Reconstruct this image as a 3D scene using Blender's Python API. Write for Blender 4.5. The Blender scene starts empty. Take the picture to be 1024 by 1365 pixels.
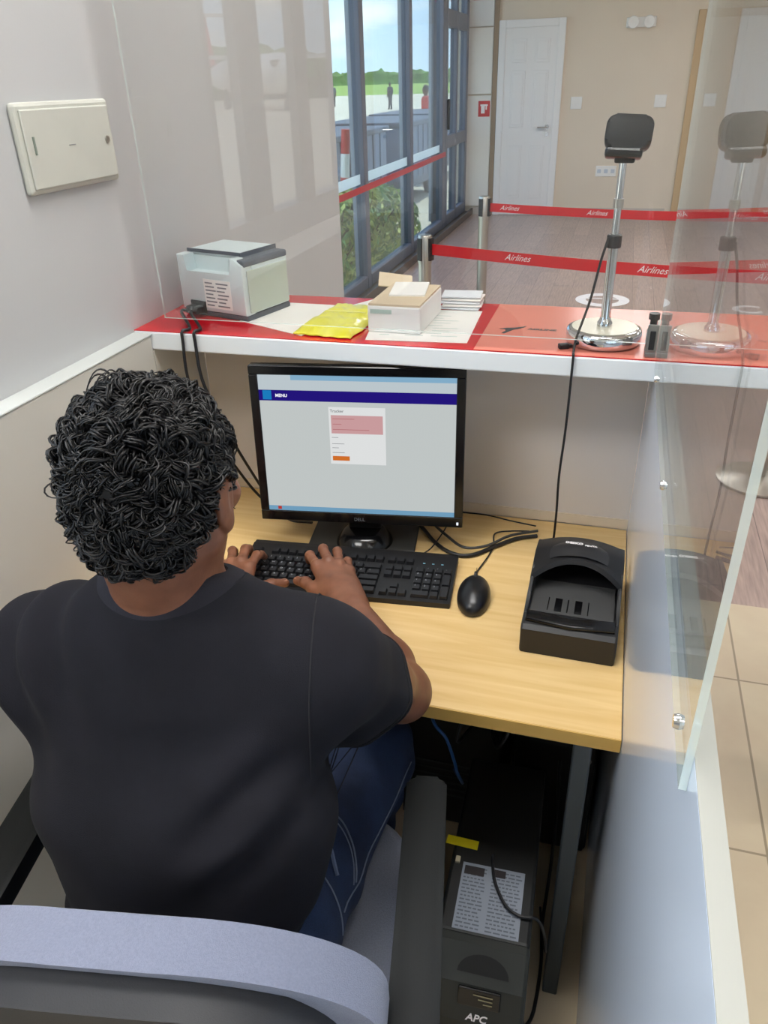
import bpy, bmesh, math, random
import numpy as np
from mathutils import Vector, Matrix
from mathutils.bvhtree import BVHTree

random.seed(7)
RNG = np.random.RandomState(7)
PI = math.pi
SC = bpy.context.scene
COL = SC.collection
V = Vector

# ------------------------------------------------------------------ materials
MATS = {}

def _new(name):
    m = bpy.data.materials.new(name)
    m.use_nodes = True
    nt = m.node_tree
    b = nt.nodes['Principled BSDF']
    return m, nt, b

def srgb(r, g, b):
    def f(c):
        c /= 255.0
        return c / 12.92 if c <= 0.04045 else ((c + 0.055) / 1.055) ** 2.4
    return (f(r), f(g), f(b), 1.0)

def mat(name, col, rough=0.5, metal=0.0, var=0.0, scale=20.0, bump=0.0, bscale=200.0, stretch=(1, 1, 1),
        spec=0.5, emit=0.0, coat=0.0, sheen=0.0, col2=None):
    """principled material; var: noise driven colour variation, bump: fine relief"""
    if name in MATS:
        return MATS[name]
    m, nt, b = _new(name)
    N, L = nt.nodes, nt.links
    b.inputs['Base Color'].default_value = col
    b.inputs['Roughness'].default_value = rough
    b.inputs['Metallic'].default_value = metal
    b.inputs['Specular IOR Level'].default_value = spec
    b.inputs['Coat Weight'].default_value = coat
    if sheen:
        b.inputs['Sheen Weight'].default_value = sheen
    tc = N.new('ShaderNodeTexCoord')
    mp = N.new('ShaderNodeMapping')
    mp.inputs['Scale'].default_value = stretch
    L.new(tc.outputs['Object'], mp.inputs['Vector'])
    if var > 0 or col2:
        n = N.new('ShaderNodeTexNoise')
        n.inputs['Scale'].default_value = scale
        n.inputs['Detail'].default_value = 5
        L.new(mp.outputs['Vector'], n.inputs['Vector'])
        r = N.new('ShaderNodeValToRGB')
        c2 = col2 or tuple(min(1, c * (1 + var)) for c in col[:3]) + (1,)
        c1 = col if col2 else tuple(c * (1 - var) for c in col[:3]) + (1,)
        r.color_ramp.elements[0].position = 0.3
        r.color_ramp.elements[1].position = 0.7
        r.color_ramp.elements[0].color = c1
        r.color_ramp.elements[1].color = c2
        L.new(n.outputs['Fac'], r.inputs['Fac'])
        L.new(r.outputs['Color'], b.inputs['Base Color'])
    if bump > 0:
        n2 = N.new('ShaderNodeTexNoise')
        n2.inputs['Scale'].default_value = bscale
        n2.inputs['Detail'].default_value = 3
        L.new(mp.outputs['Vector'], n2.inputs['Vector'])
        bp = N.new('ShaderNodeBump')
        bp.inputs['Strength'].default_value = bump
        bp.inputs['Distance'].default_value = 0.002
        L.new(n2.outputs['Fac'], bp.inputs['Height'])
        L.new(bp.outputs['Normal'], b.inputs['Normal'])
    if emit:
        b.inputs['Emission Color'].default_value = col
        b.inputs['Emission Strength'].default_value = emit
    MATS[name] = m
    return m

def glass_mat(name, ior=1.49, tint=(1, 1, 1, 1), rough=0.0):
    """clear sheet: straight transmission plus Fresnel reflection on each face"""
    m = bpy.data.materials.new(name)
    m.use_nodes = True
    nt = m.node_tree
    N, L = nt.nodes, nt.links
    N.remove(N['Principled BSDF'])
    out = N['Material Output']
    geo = N.new('ShaderNodeNewGeometry')
    mix = N.new('ShaderNodeMix')
    mix.data_type = 'FLOAT'
    mix.inputs[2].default_value = ior
    mix.inputs[3].default_value = 1.0 / ior
    L.new(geo.outputs['Backfacing'], mix.inputs[0])
    fr = N.new('ShaderNodeFresnel')
    L.new(mix.outputs[0], fr.inputs['IOR'])
    t = N.new('ShaderNodeBsdfTransparent')
    t.inputs['Color'].default_value = tint
    g = N.new('ShaderNodeBsdfGlossy')
    g.inputs['Roughness'].default_value = rough
    ms = N.new('ShaderNodeMixShader')
    L.new(fr.outputs[0], ms.inputs[0])
    L.new(t.outputs[0], ms.inputs[1])
    L.new(g.outputs[0], ms.inputs[2])
    L.new(ms.outputs[0], out.inputs['Surface'])
    MATS[name] = m
    return m

def emit_mat(name, col, strength):
    m = bpy.data.materials.new(name)
    m.use_nodes = True
    nt = m.node_tree
    nt.nodes.remove(nt.nodes['Principled BSDF'])
    e = nt.nodes.new('ShaderNodeEmission')
    e.inputs['Color'].default_value = col
    e.inputs['Strength'].default_value = strength
    nt.links.new(e.outputs[0], nt.nodes['Material Output'].inputs['Surface'])
    MATS[name] = m
    return m

# ------------------------------------------------------------------ mesh builder
class MB:
    def __init__(self):
        self.v = []
        self.f = []
        self.mi = []
        self.mats = []

    def mesh_data(self, verts, faces, mi=0):
        o = len(self.v)
        self.v.extend([tuple(p) for p in verts])
        self.f.extend([tuple(i + o for i in f) for f in faces])
        self.mi.extend([mi] * len(faces))
        return self

    def from_bm(self, bm, M=None, mi=0):
        bm.verts.index_update()
        vs = [(M @ v.co) if M else v.co for v in bm.verts]
        fs = [[v.index for v in f.verts] for f in bm.faces]
        bm.free()
        return self.mesh_data(vs, fs, mi)

    def box(self, c, s, rot=None, bev=0.0, seg=2, mi=0):
        """c centre, s full sizes, rot euler tuple or Matrix"""
        bm = bmesh.new()
        bmesh.ops.create_cube(bm, size=1.0)
        for v in bm.verts:
            v.co = V((v.co.x * s[0], v.co.y * s[1], v.co.z * s[2]))
        if bev > 0:
            bev = min(bev, 0.49 * min(s))
            bmesh.ops.bevel(bm, geom=bm.edges[:], offset=bev, segments=seg, affect='EDGES', profile=0.5)
        R = Matrix.Identity(4)
        if rot is not None:
            R = rot.to_4x4() if isinstance(rot, Matrix) else Matrix.Rotation(rot[2], 4, 'Z') @ Matrix.Rotation(rot[1], 4, 'Y') @ Matrix.Rotation(rot[0], 4, 'X')
        return self.from_bm(bm, Matrix.Translation(V(c)) @ R, mi)

    def bb(self, lo, hi, bev=0.0, seg=2, mi=0):
        c = [(a + b) / 2 for a, b in zip(lo, hi)]
        s = [abs(b - a) for a, b in zip(lo, hi)]
        return self.box(c, s, None, bev, seg, mi)

    def tube(self, pts, r, sides=8, closed=False, caps=True, mi=0):
        pts = [V(p) for p in pts]
        n = len(pts)
        rs = r if hasattr(r, '__len__') else [r] * n
        o = []
        fs = []
        up = V((0, 0, 1))
        t0 = (pts[1] - pts[0]).normalized()
        if abs(t0.dot(up)) > 0.95:
            up = V((1, 0, 0))
        nrm = t0.cross(up).normalized()
        for i, p in enumerate(pts):
            if closed:
                t = (pts[(i + 1) % n] - pts[i - 1]).normalized()
            else:
                t = (pts[min(i + 1, n - 1)] - pts[max(i - 1, 0)]).normalized()
            nrm = (nrm - t * nrm.dot(t))
            if nrm.length < 1e-6:
                nrm = t.orthogonal()
            nrm.normalize()
            b = t.cross(nrm)
            for k in range(sides):
                a = 2 * PI * k / sides
                o.append(p + (nrm * math.cos(a) + b * math.sin(a)) * rs[i])
        m = n if closed else n - 1
        for i in range(m):
            for k in range(sides):
                k2 = (k + 1) % sides
                j = (i + 1) % n
                fs.append((i * sides + k, i * sides + k2, j * sides + k2, j * sides + k))
        if caps and not closed:
            fs.append(tuple(range(sides))[::-1])
            fs.append(tuple((n - 1) * sides + k for k in range(sides)))
        return self.mesh_data(o, fs, mi)

    def cyl(self, a, b, r, r2=None, sides=24, mi=0):
        return self.tube([a, b], [r, r if r2 is None else r2], sides, mi=mi)

    def lathe(self, prof, c=(0, 0, 0), sides=32, axis='Z', mi=0):
        """prof list of (r,h) along the axis"""
        vs, fs = [], []
        for r, h in prof:
            for k in range(sides):
                a = 2 * PI * k / sides
                x, y = r * math.cos(a), r * math.sin(a)
                p = (x, y, h) if axis == 'Z' else ((h, x, y) if axis == 'X' else (y, h, x))
                vs.append((p[0] + c[0], p[1] + c[1], p[2] + c[2]))
        n = len(prof)
        for i in range(n - 1):
            for k in range(sides):
                k2 = (k + 1) % sides
                fs.append((i * sides + k, i * sides + k2, (i + 1) * sides + k2, (i + 1) * sides + k))
        fs.append(tuple(range(sides))[::-1])
        fs.append(tuple((n - 1) * sides + k for k in range(sides)))
        return self.mesh_data(vs, fs, mi)

    def prism(self, poly, h0, h1, plane='XY', M=None, bev=0.0, seg=2, mi=0):
        """extrude a 2D outline between h0 and h1 along the plane's normal"""
        bm = bmesh.new()
        def P(a, b, h):
            return {'XY': (a, b, h), 'XZ': (a, h, b), 'YZ': (h, a, b)}[plane]
        lo = [bm.verts.new(P(a, b, h0)) for a, b in poly]
        hi = [bm.verts.new(P(a, b, h1)) for a, b in poly]
        n = len(poly)
        f0 = bm.faces.new(lo[::-1])
        f1 = bm.faces.new(hi)
        for i in range(n):
            bm.faces.new((lo[i], lo[(i + 1) % n], hi[(i + 1) % n], hi[i]))
        if bev > 0:
            bmesh.ops.bevel(bm, geom=list(f0.edges) + list(f1.edges), offset=bev, segments=seg, affect='EDGES', profile=0.5)
        bmesh.ops.recalc_face_normals(bm, faces=bm.faces[:])
        return self.from_bm(bm, M, mi)

    def quad(self, a, b, c, d, mi=0):
        return self.mesh_data([a, b, c, d], [(0, 1, 2, 3)], mi)

    def xf(self, M):
        self.v = [tuple(M @ V(p)) for p in self.v]
        return self

    def build(self, name, material, parent=None, loc=(0, 0, 0), rotz=0.0, smooth=False, angle=40):
        me = bpy.data.meshes.new(name)
        me.from_pydata(self.v, [], self.f)
        me.update()
        mats = material if isinstance(material, (list, tuple)) else [material]
        for m in mats:
            me.materials.append(m)
        if any(self.mi):
            me.polygons.foreach_set('material_index', self.mi)
        if smooth:
            me.polygons.foreach_set('use_smooth', [True] * len(me.polygons))
            if angle is not None:
                me.set_sharp_from_angle(angle=math.radians(angle))
        bm = bmesh.new()
        bm.from_mesh(me)
        bmesh.ops.recalc_face_normals(bm, faces=bm.faces[:])
        bm.to_mesh(me)
        bm.free()
        o = bpy.data.objects.new(name, me)
        COL.objects.link(o)
        o.location = loc
        o.rotation_euler = (0, 0, rotz)
        if parent is not None:
            o.parent = parent
        return o

def tag(o, label=None, cat=None, group=None, kind=None):
    if label: o['label'] = label
    if cat: o['category'] = cat
    if group: o['group'] = group
    if kind: o['kind'] = kind
    return o

def thing(name, label, cat, loc=(0, 0, 0), rotz=0.0, group=None):
    o = bpy.data.objects.new(name, None)
    COL.objects.link(o)
    o.empty_display_size = 0.05
    o.location = loc
    o.rotation_euler = (0, 0, rotz)
    return tag(o, label, cat, group)

def struct(name, mb, m, parent=None, label=None, **k):
    o = mb.build(name, m, parent, **k)
    if parent is None:
        o['kind'] = 'structure'
        if label: o['label'] = label
    return o

def kids(o):
    return [c for c in bpy.data.objects if c.parent == o]

def dup(o, loc=None, rotz=None, label=None, parent=None):
    """copy a thing with copies of its parts and sub-parts"""
    c = o.copy()
    COL.objects.link(c)
    if parent is not None: c.parent = parent
    if loc is not None: c.location = loc
    if rotz is not None: c.rotation_euler = (0, 0, rotz)
    if label: c['label'] = label
    for ch in kids(o):
        dup(ch, parent=c)
    return c

def text_mb(s, size, M, bold=0.0, extrude=0.0, mb=None, align='LEFT', mi=0, shear=0.0):
    """lettering as mesh, laid out in the xy plane of M"""
    cu = bpy.data.curves.new('t', 'FONT')
    cu.body = s
    cu.size = size
    cu.offset = bold
    cu.extrude = extrude
    cu.align_x = align
    cu.shear = shear
    cu.resolution_u = 3
    ob = bpy.data.objects.new('t', cu)
    COL.objects.link(ob)
    dg = bpy.context.evaluated_depsgraph_get()
    me = bpy.data.meshes.new_from_object(ob.evaluated_get(dg))
    mb = mb or MB()
    mb.mesh_data([M @ v.co for v in me.vertices], [list(p.vertices) for p in me.polygons], mi)
    bpy.data.objects.remove(ob)
    bpy.data.meshes.remove(me)
    bpy.data.curves.remove(cu)
    return mb

def smooth_path(pts, n=8):
    """Catmull-Rom through pts"""
    P = [V(p) for p in pts]
    P = [P[0] * 2 - P[1]] + P + [P[-1] * 2 - P[-2]]
    out = []
    for i in range(1, len(P) - 2):
        for k in range(n):
            t = k / n
            a, b, c, d = P[i - 1], P[i], P[i + 1], P[i + 2]
            out.append(0.5 * ((2 * b) + (c - a) * t + (2 * a - 5 * b + 4 * c - d) * t * t + (3 * b - a - 3 * c + d) * t ** 3))
    out.append(P[-2])
    return out

def rounded_rect(w, h, r, n=6):
    pts = []
    for cx, cy, a0 in ((w / 2 - r, h / 2 - r, 0), (-w / 2 + r, h / 2 - r, 90), (-w / 2 + r, -h / 2 + r, 180), (w / 2 - r, -h / 2 + r, 270)):
        for k in range(n + 1):
            a = math.radians(a0 + 90 * k / n)
            pts.append((cx + r * math.cos(a), cy + r * math.sin(a)))
    return pts

# ------------------------------------------------------------------ signed distance modelling (bodies, clothes, hair cap)
class SDF:
    def __init__(self, lo, hi, res):
        self.lo = np.array(lo, np.float32)
        self.res = res
        self.n = np.ceil((np.array(hi) - self.lo) / res).astype(int) + 1
        self.d = np.full(self.n, 1.0, np.float32)

    def _sub(self, lo, hi):
        a = np.maximum(np.floor((np.array(lo) - self.lo) / self.res).astype(int), 0)
        b = np.minimum(np.ceil((np.array(hi) - self.lo) / self.res).astype(int) + 1, self.n)
        b = np.maximum(b, a)
        ax = [self.lo[i] + self.res * np.arange(a[i], b[i], dtype=np.float32) for i in range(3)]
        X, Y, Z = np.meshgrid(*ax, indexing='ij')
        return (slice(a[0], b[0]), slice(a[1], b[1]), slice(a[2], b[2])), X, Y, Z

    def _put(self, sl, d, k, mode):
        cur = self.d[sl]
        if mode == 'sub':
            d = -d
            h = np.maximum(k - np.abs(cur - d), 0) / k if k > 0 else 0
            self.d[sl] = np.maximum(cur, d) + (h * h * k * 0.25 if k > 0 else 0)
        else:
            h = np.maximum(k - np.abs(cur - d), 0) / k if k > 0 else 0
            self.d[sl] = np.minimum(cur, d) - (h * h * k * 0.25 if k > 0 else 0)

    def cap(self, a, b, ra, rb, k=0.02, mode='add', wide=None, su=1.0, sv=1.0):
        """tapered capsule; wide: direction stretched by su (the third direction by sv)"""
        a = np.array(a, np.float32); b = np.array(b, np.float32)
        m = max(ra, rb) * max(su, sv, 1) + k + 0.02
        sl, X, Y, Z = self._sub(np.minimum(a, b) - m, np.maximum(a, b) + m)
        ab = b - a
        L2 = float(ab @ ab) + 1e-12
        px, py, pz = X - a[0], Y - a[1], Z - a[2]
        t = np.clip((px * ab[0] + py * ab[1] + pz * ab[2]) / L2, 0, 1)
        wx, wy, wz = px - t * ab[0], py - t * ab[1], pz - t * ab[2]
        r = ra + (rb - ra) * t
        if wide is None:
            d = np.sqrt(wx * wx + wy * wy + wz * wz) - r
        else:
            ax = ab / math.sqrt(L2)
            u = np.array(wide, np.float32); u = u - ax * (u @ ax); u /= np.linalg.norm(u)
            v = np.cross(ax, u)
            du = (wx * u[0] + wy * u[1] + wz * u[2]) / su
            dv = (wx * v[0] + wy * v[1] + wz * v[2]) / sv
            da = wx * ax[0] + wy * ax[1] + wz * ax[2]
            d = (np.sqrt(du * du + dv * dv + da * da) - r) * min(su, sv, 1.0)
        self._put(sl, d, k, mode)
        return self

    def chain(self, pts, rs, k=0.012, **kw):
        for i in range(len(pts) - 1):
            self.cap(pts[i], pts[i + 1], rs[i], rs[i + 1], k, **kw)
        return self

    def ell(self, c, r, k=0.02, mode='add', R=None):
        c = np.array(c, np.float32); r = np.array(r, np.float32)
        m = float(r.max()) + k + 0.02
        sl, X, Y, Z = self._sub(c - m, c + m)
        x, y, z = X - c[0], Y - c[1], Z - c[2]
        if R is not None:
            R = np.array(R, np.float32)   # columns are the ellipsoid's axes
            x, y, z = (x * R[0, 0] + y * R[1, 0] + z * R[2, 0], x * R[0, 1] + y * R[1, 1] + z * R[2, 1], x * R[0, 2] + y * R[1, 2] + z * R[2, 2])
        k0 = np.sqrt((x / r[0]) ** 2 + (y / r[1]) ** 2 + (z / r[2]) ** 2)
        k1 = np.sqrt((x / r[0] ** 2) ** 2 + (y / r[1] ** 2) ** 2 + (z / r[2] ** 2) ** 2) + 1e-9
        d = k0 * (k0 - 1) / k1
        self._put(sl, d, k, mode)
        return self

    def half(self, p, n, keep_below=True):
        """cut away the side n points to"""
        p = np.array(p, np.float32); n = np.array(n, np.float32); n /= np.linalg.norm(n)
        sl, X, Y, Z = self._sub(self.lo, self.lo + self.res * self.n)
        d = (X - p[0]) * n[0] + (Y - p[1]) * n[1] + (Z - p[2]) * n[2]
        self.d[sl] = np.maximum(self.d[sl], d)
        return self

    def displace(self, fn):
        sl, X, Y, Z = self._sub(self.lo, self.lo + self.res * self.n)
        self.d[sl] += fn(X, Y, Z).astype(np.float32)
        return self

    def mesh(self, mb=None, shift=(0, 0, 0)):
        """naive surface nets"""
        d = self.d
        ins = d < 0
        nx, ny, nz = d.shape
        c = np.zeros((nx - 1, ny - 1, nz - 1), np.int8)
        for i in (0, 1):
            for j in (0, 1):
                for k in (0, 1):
                    c += ins[i:nx - 1 + i, j:ny - 1 + j, k:nz - 1 + k]
        cells = np.argwhere((c > 0) & (c < 8))
        idx = -np.ones(c.shape, np.int32)
        idx[cells[:, 0], cells[:, 1], cells[:, 2]] = np.arange(len(cells))
        acc = np.zeros((len(cells), 3)); cnt = np.zeros(len(cells))
        corners = [(i, j, k) for i in (0, 1) for j in (0, 1) for k in (0, 1)]
        val = {q: d[cells[:, 0] + q[0], cells[:, 1] + q[1], cells[:, 2] + q[2]] for q in corners}
        for q in corners:
            for ax in range(3):
                if q[ax] == 0:
                    q2 = tuple(1 if i == ax else q[i] for i in range(3))
                    a, b = val[q], val[q2]
                    m = (a < 0) != (b < 0)
                    t = np.where(m, a / np.where(m, a - b, 1), 0)
                    for i in range(3):
                        acc[:, i] += np.where(m, q[i] + (t if i == ax else 0), 0)
                    cnt += m
        P = (cells + acc / cnt[:, None]) * self.res + self.lo - np.array(shift)
        F = []
        for ax in range(3):
            sl1 = [slice(None)] * 3; sl2 = [slice(None)] * 3
            sl1[ax] = slice(0, -1); sl2[ax] = slice(1, None)
            A, B = ins[tuple(sl1)], ins[tuple(sl2)]
            e = np.argwhere(A != B)
            u, w = [(1, 2), (2, 0), (0, 1)][ax]
            e = e[(e[:, u] > 0) & (e[:, w] > 0) & (e[:, u] < d.shape[u] - 1) & (e[:, w] < d.shape[w] - 1)]
            flip = A[e[:, 0], e[:, 1], e[:, 2]]
            def at(du, dw):
                q = e.copy(); q[:, u] += du; q[:, w] += dw
                return idx[q[:, 0], q[:, 1], q[:, 2]]
            a, b, c2, d2 = at(-1, -1), at(0, -1), at(0, 0), at(-1, 0)
            quads = np.stack([a, b, c2, d2], 1)
            quads[~flip] = quads[~flip][:, ::-1]
            F.append(quads)
        F = np.concatenate(F)
        mb = mb or MB()
        mb.mesh_data(P.tolist(), F.tolist())
        return mb
# ================================================================== palette
M_wall = mat('wall_paint', srgb(190, 191, 192), 0.55, var=0.015, scale=3, bump=0.05, bscale=300)
M_dado = mat('dado_paint', srgb(204, 201, 193), 0.5, var=0.02, scale=3)
M_beige = mat('beige_wall_paint', srgb(224, 211, 192), 0.55, var=0.02, scale=2)
M_ceil = mat('ceiling_paint', srgb(238, 236, 232), 0.8)
M_white = mat('white_laminate', srgb(232, 238, 242), 0.3)
M_gloss = mat('glossy_white_board', srgb(222, 234, 250), 0.11, spec=0.3, var=0.015, scale=2)
M_gloss.node_tree.nodes['Principled BSDF'].inputs['IOR'].default_value = 1.28
M_red = mat('red_glossy_laminate', srgb(196, 26, 38), 0.16, var=0.04, scale=6)
M_salmon = mat('salmon_sheen', srgb(224, 132, 115), 0.2, var=0.05, scale=5)  # red top lightened to imitate haze reflected on it
M_black = mat('black_plastic', srgb(26, 26, 28), 0.42, bump=0.08, bscale=500)
M_blackg = mat('black_gloss', srgb(14, 14, 16), 0.16)
M_dark = mat('dark_grey_plastic', srgb(52, 54, 56), 0.5, bump=0.1, bscale=400)
M_rubber = mat('black_rubber', srgb(22, 22, 22), 0.6)
M_cable = mat('black_cable', srgb(24, 24, 27), 0.45)
M_chrome = mat('chrome', srgb(220, 222, 225), 0.08, metal=1.0)
M_steel = mat('brushed_steel', srgb(190, 186, 178), 0.28, metal=1.0, bump=0.05, bscale=80)
M_alu = mat('grey_window_frame', srgb(112, 118, 134), 0.4, metal=0.25)
M_alul = mat('light_window_frame', srgb(176, 188, 205), 0.4)
M_paper = mat('white_paper', srgb(238, 236, 232), 0.7, var=0.015, scale=8)
M_whitep = mat('white_plastic', srgb(236, 236, 234), 0.4)
M_glass = glass_mat('tinted_window_glass', 1.5, (0.72, 0.79, 0.81, 1))
M_glass2 = glass_mat('window_glass', 1.5, (0.96, 0.98, 0.98, 1))
M_acryl = glass_mat('clear_acrylic', 1.56, (0.985, 0.992, 0.99, 1))
M_ink = mat('dark_ink', srgb(40, 34, 36), 0.5)
M_grey = mat('grey_ink', srgb(120, 122, 128), 0.6)
M_wtext = mat('white_lettering', srgb(245, 240, 240), 0.5)

def edge_mat():
    m, nt, b = _new('polished_acrylic_edge')
    b.inputs['Base Color'].default_value = srgb(235, 246, 243)
    b.inputs['Roughness'].default_value = 0.15
    t = nt.nodes.new('ShaderNodeBsdfTransparent')
    t.inputs['Color'].default_value = (0.9, 0.98, 0.96, 1)
    ms = nt.nodes.new('ShaderNodeMixShader')
    ms.inputs[0].default_value = 0.62
    nt.links.new(t.outputs[0], ms.inputs[1])
    nt.links.new(b.outputs[0], ms.inputs[2])
    nt.links.new(ms.outputs[0], nt.nodes['Material Output'].inputs['Surface'])
    return m
M_edge = edge_mat()

def tile_mat(name, c1, c2, joint, w, h, mortar, offset=0.0, rough=0.35, streak=None):
    m, nt, b = _new(name)
    N, L = nt.nodes, nt.links
    tc = N.new('ShaderNodeTexCoord')
    br = N.new('ShaderNodeTexBrick')
    br.offset = offset
    br.inputs['Scale'].default_value = 1.0
    br.inputs['Brick Width'].default_value = w
    br.inputs['Row Height'].default_value = h
    br.inputs['Mortar Size'].default_value = mortar
    br.inputs['Mortar Smooth'].default_value = 0.3
    br.inputs['Color1'].default_value = c1
    br.inputs['Color2'].default_value = c2
    br.inputs['Mortar'].default_value = joint
    L.new(tc.outputs['Object'], br.inputs['Vector'])
    n = N.new('ShaderNodeTexNoise')
    mp = N.new('ShaderNodeMapping')
    mp.inputs['Scale'].default_value = streak or (1, 1, 1)
    n.inputs['Scale'].default_value = 6
    n.inputs['Detail'].default_value = 6
    L.new(tc.outputs['Object'], mp.inputs['Vector'])
    L.new(mp.outputs['Vector'], n.inputs['Vector'])
    mx = N.new('ShaderNodeMix')
    mx.data_type = 'RGBA'
    mx.blend_type = 'OVERLAY'
    mx.inputs[0].default_value = 0.55 if streak else 0.2
    L.new(br.outputs['Color'], mx.inputs[6])
    L.new(n.outputs['Fac'], mx.inputs[7])
    L.new(mx.outputs[2], b.inputs['Base Color'])
    b.inputs['Roughness'].default_value = rough
    MATS[name] = m
    return m

M_tile = tile_mat('tan_floor_tiles', srgb(206, 190, 162), srgb(198, 181, 154), srgb(150, 134, 112), 0.6, 0.6, 0.0035)
M_plank = tile_mat('grey_brown_vinyl_planks', srgb(176, 152, 142), srgb(158, 136, 128), srgb(120, 102, 98), 1.2, 0.16, 0.002, 0.4, 0.3, (1.2, 14, 1))

# ================================================================== shell
FARY, WINX, CEIL = 10.5, -1.98, 2.9
f = MB().quad((-6, -6, 0), (6, -6, 0), (6, 0.39, 0), (-6, 0.39, 0))
f = MB()
f.bb((-1.53 - 0.48, -4 - 1.91, -0.1), (5 - 0.48, 2.3 - 1.91, 0.0))
o = struct('floor', f, M_tile, label='tan square floor tiles around the booth', loc=(0.48, 1.91, 0))
f = MB()
# the plank pattern runs along the hall: mesh built with x along the planks and turned by 90 degrees
f.bb((2.3, -5, -0.1), (FARY + 0.1, 2.1, 0.0))
o = struct('floor', f, M_plank, label='grey brown wood look floor of the waiting hall', rotz=PI / 2)
f = MB().bb((-1.53, -4, -0.1), (-2.05, 2.3, 0))
f.bb((WINX - 0.12, -4, CEIL), (5.1, FARY + 0.1, CEIL + 0.1))
struct('ceiling', MB().bb((WINX - 0.12, -4.1, CEIL), (5.1, FARY + 0.1, CEIL + 0.1)), M_ceil)
struct('wall_far', MB().bb((WINX - 0.1, FARY, 0), (5.1, FARY + 0.12, CEIL)), M_beige, label='beige far wall of the waiting hall')
struct('wall_right', MB().bb((5.0, -4.1, 0), (5.12, FARY, CEIL)), M_wall)
w = MB()
w.bb((WINX - 0.12, -4.12, 0), (0.9, -4.0, CEIL)).bb((4.5, -4.12, 0), (5.1, -4.0, CEIL))
w.bb((0.9, -4.12, 0), (4.5, -4.0, 0.85)).bb((0.9, -4.12, 2.6), (4.5, -4.0, CEIL))
struct('wall_back', w, M_wall)
root = thing('fill_window', 'added unseen window in the back wall giving fill daylight', None)  # opening added behind the camera to let in fill daylight
root['kind'] = 'structure'
for k in range(6):
    x = 0.9 + 3.52 * k / 5
    MB().bb((x, -4.10, 0.85), (x + 0.08, -4.02, 2.6)).build('mullion', M_alul, root)
    if k < 5:
        MB().bb((x + 0.08, -4.065, 0.85), (x + 0.704, -4.057, 2.6)).build('pane', M_glass2, root)
# glazed side wall: solid piece between the rear windows and the hall glazing, sill and head of the rear windows
w = MB()
w.bb((WINX - 0.12, 0.62, 0), (WINX, 2.7, CEIL))
w.bb((WINX - 0.12, -4.0, 0), (WINX, -3.2, CEIL))
w.bb((WINX - 0.12, -3.2, 0), (WINX, 0.62, 0.88))
w.bb((WINX - 0.12, -3.2, 2.7), (WINX, 0.62, CEIL))
struct('wall_side', w, M_wall)
# booth wall on the left: upper plastered wall and the thicker lower part
struct('wall_left', MB().bb((-1.012, 0.905, 0), (-0.912, 2.60, CEIL)), M_wall, label='pale wall along the left of the booth')
w = MB()
w.bb((-0.9118, -0.6, 0), (-0.872, 1.3145, 1.118), bev=0.004)
w.bb((-0.9118, 1.3145, 0), (-0.872, 1.509, 1.088))
struct('trim_1', w, M_dado, label='thicker lower part of the left booth wall with pale ledge')
struct('trim_2', MB().bb((-0.912, -0.6, 1.118), (-0.870, 1.3145, 1.1225), bev=0.002), mat('ledge_grey_white', srgb(196, 200, 198), 0.5), label='pale ledge strip on the lower booth wall')
struct('trim_2', MB().bb((-1.012, -0.6, 0), (-0.912, 0.905, 1.118)), M_dado, label='low rear end of the left booth wall')

def film_mat():
    m, nt, b = _new('white_translucent_film')
    b.inputs['Base Color'].default_value = (0.9, 0.9, 0.9, 1)
    t = nt.nodes.new('ShaderNodeBsdfTranslucent'); t.inputs['Color'].default_value = (0.92, 0.92, 0.92, 1)
    ms = nt.nodes.new('ShaderNodeMixShader'); ms.inputs[0].default_value = 0.9
    nt.links.new(b.outputs[0], ms.inputs[1]); nt.links.new(t.outputs[0], ms.inputs[2])
    nt.links.new(ms.outputs[0], nt.nodes['Material Output'].inputs['Surface'])
    return m
M_film = film_mat()
# ---- hall glazing (window_1): frame members and panes
root = thing('window_1', 'tall grey framed glazing along the left of the hall', None)
root['kind'] = 'structure'
def member(name, lo, hi, m=M_alu):
    return MB().bb(lo, hi, bev=0.006, seg=1).build(name, m, root)
FX0, FX1 = WINX - 0.05, WINX + 0.03
for yc, wd, dp in ((2.75, 0.1, 0.08), (4.55, 0.1, 0.08), (6.24, 0.10, 0.08), (7.70, 0.10, 0.08), (9.14, 0.16, 0.13)):
    member('mullion', (FX1 - dp, yc - wd / 2, 0.0), (FX1, yc + wd / 2, CEIL))
    MB().bb((FX1 - dp - 0.03, yc - wd / 2 + 0.01, 0.12), (FX1 - dp, yc + wd / 2 - 0.01, CEIL)).build('outer_cap', M_alul, root)
ys = [2.80, 4.50, 6.07, 7.53, 8.78]
seg = [(2.80, 4.50), (4.60, 6.19), (6.29, 7.65), (7.75, 9.06)]
for y0, y1 in seg:
    member('bottom_rail', (FX0, y0, 0.04), (FX1, y1, 0.14))
    member('top_rail', (FX0, y0, 2.62), (FX1, y1, CEIL))
    MB().bb((WINX - 0.016, y0, 0.14), (WINX - 0.008, y1, 2.62)).build('pane', M_glass, root)
    # safety stripe on each pane
    MB().bb((WINX - 0.0079, y0, 0.842), (WINX - 0.0069, y1, 0.915)).build('white_stripe', M_film, root)
MB().bb((FX1 + 0.0005, 2.75, 0.79), (FX1 + 0.004, 9.20, 0.838)).build('red_stripe', mat('red_stripe_film', srgb(196, 42, 54), 0.4), root)
struct('trim_3', MB().bb((WINX - 0.06, 2.7, 0), (WINX + 0.10, 10.48, 0.04)).bb((WINX + 0.10, 2.7, 0), (WINX + 0.13, 10.48, 0.075), bev=0.005), mat('dark_floor_trim', srgb(92, 84, 80), 0.4, metal=0.3), label='dark floor trim under the hall glazing')
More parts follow.
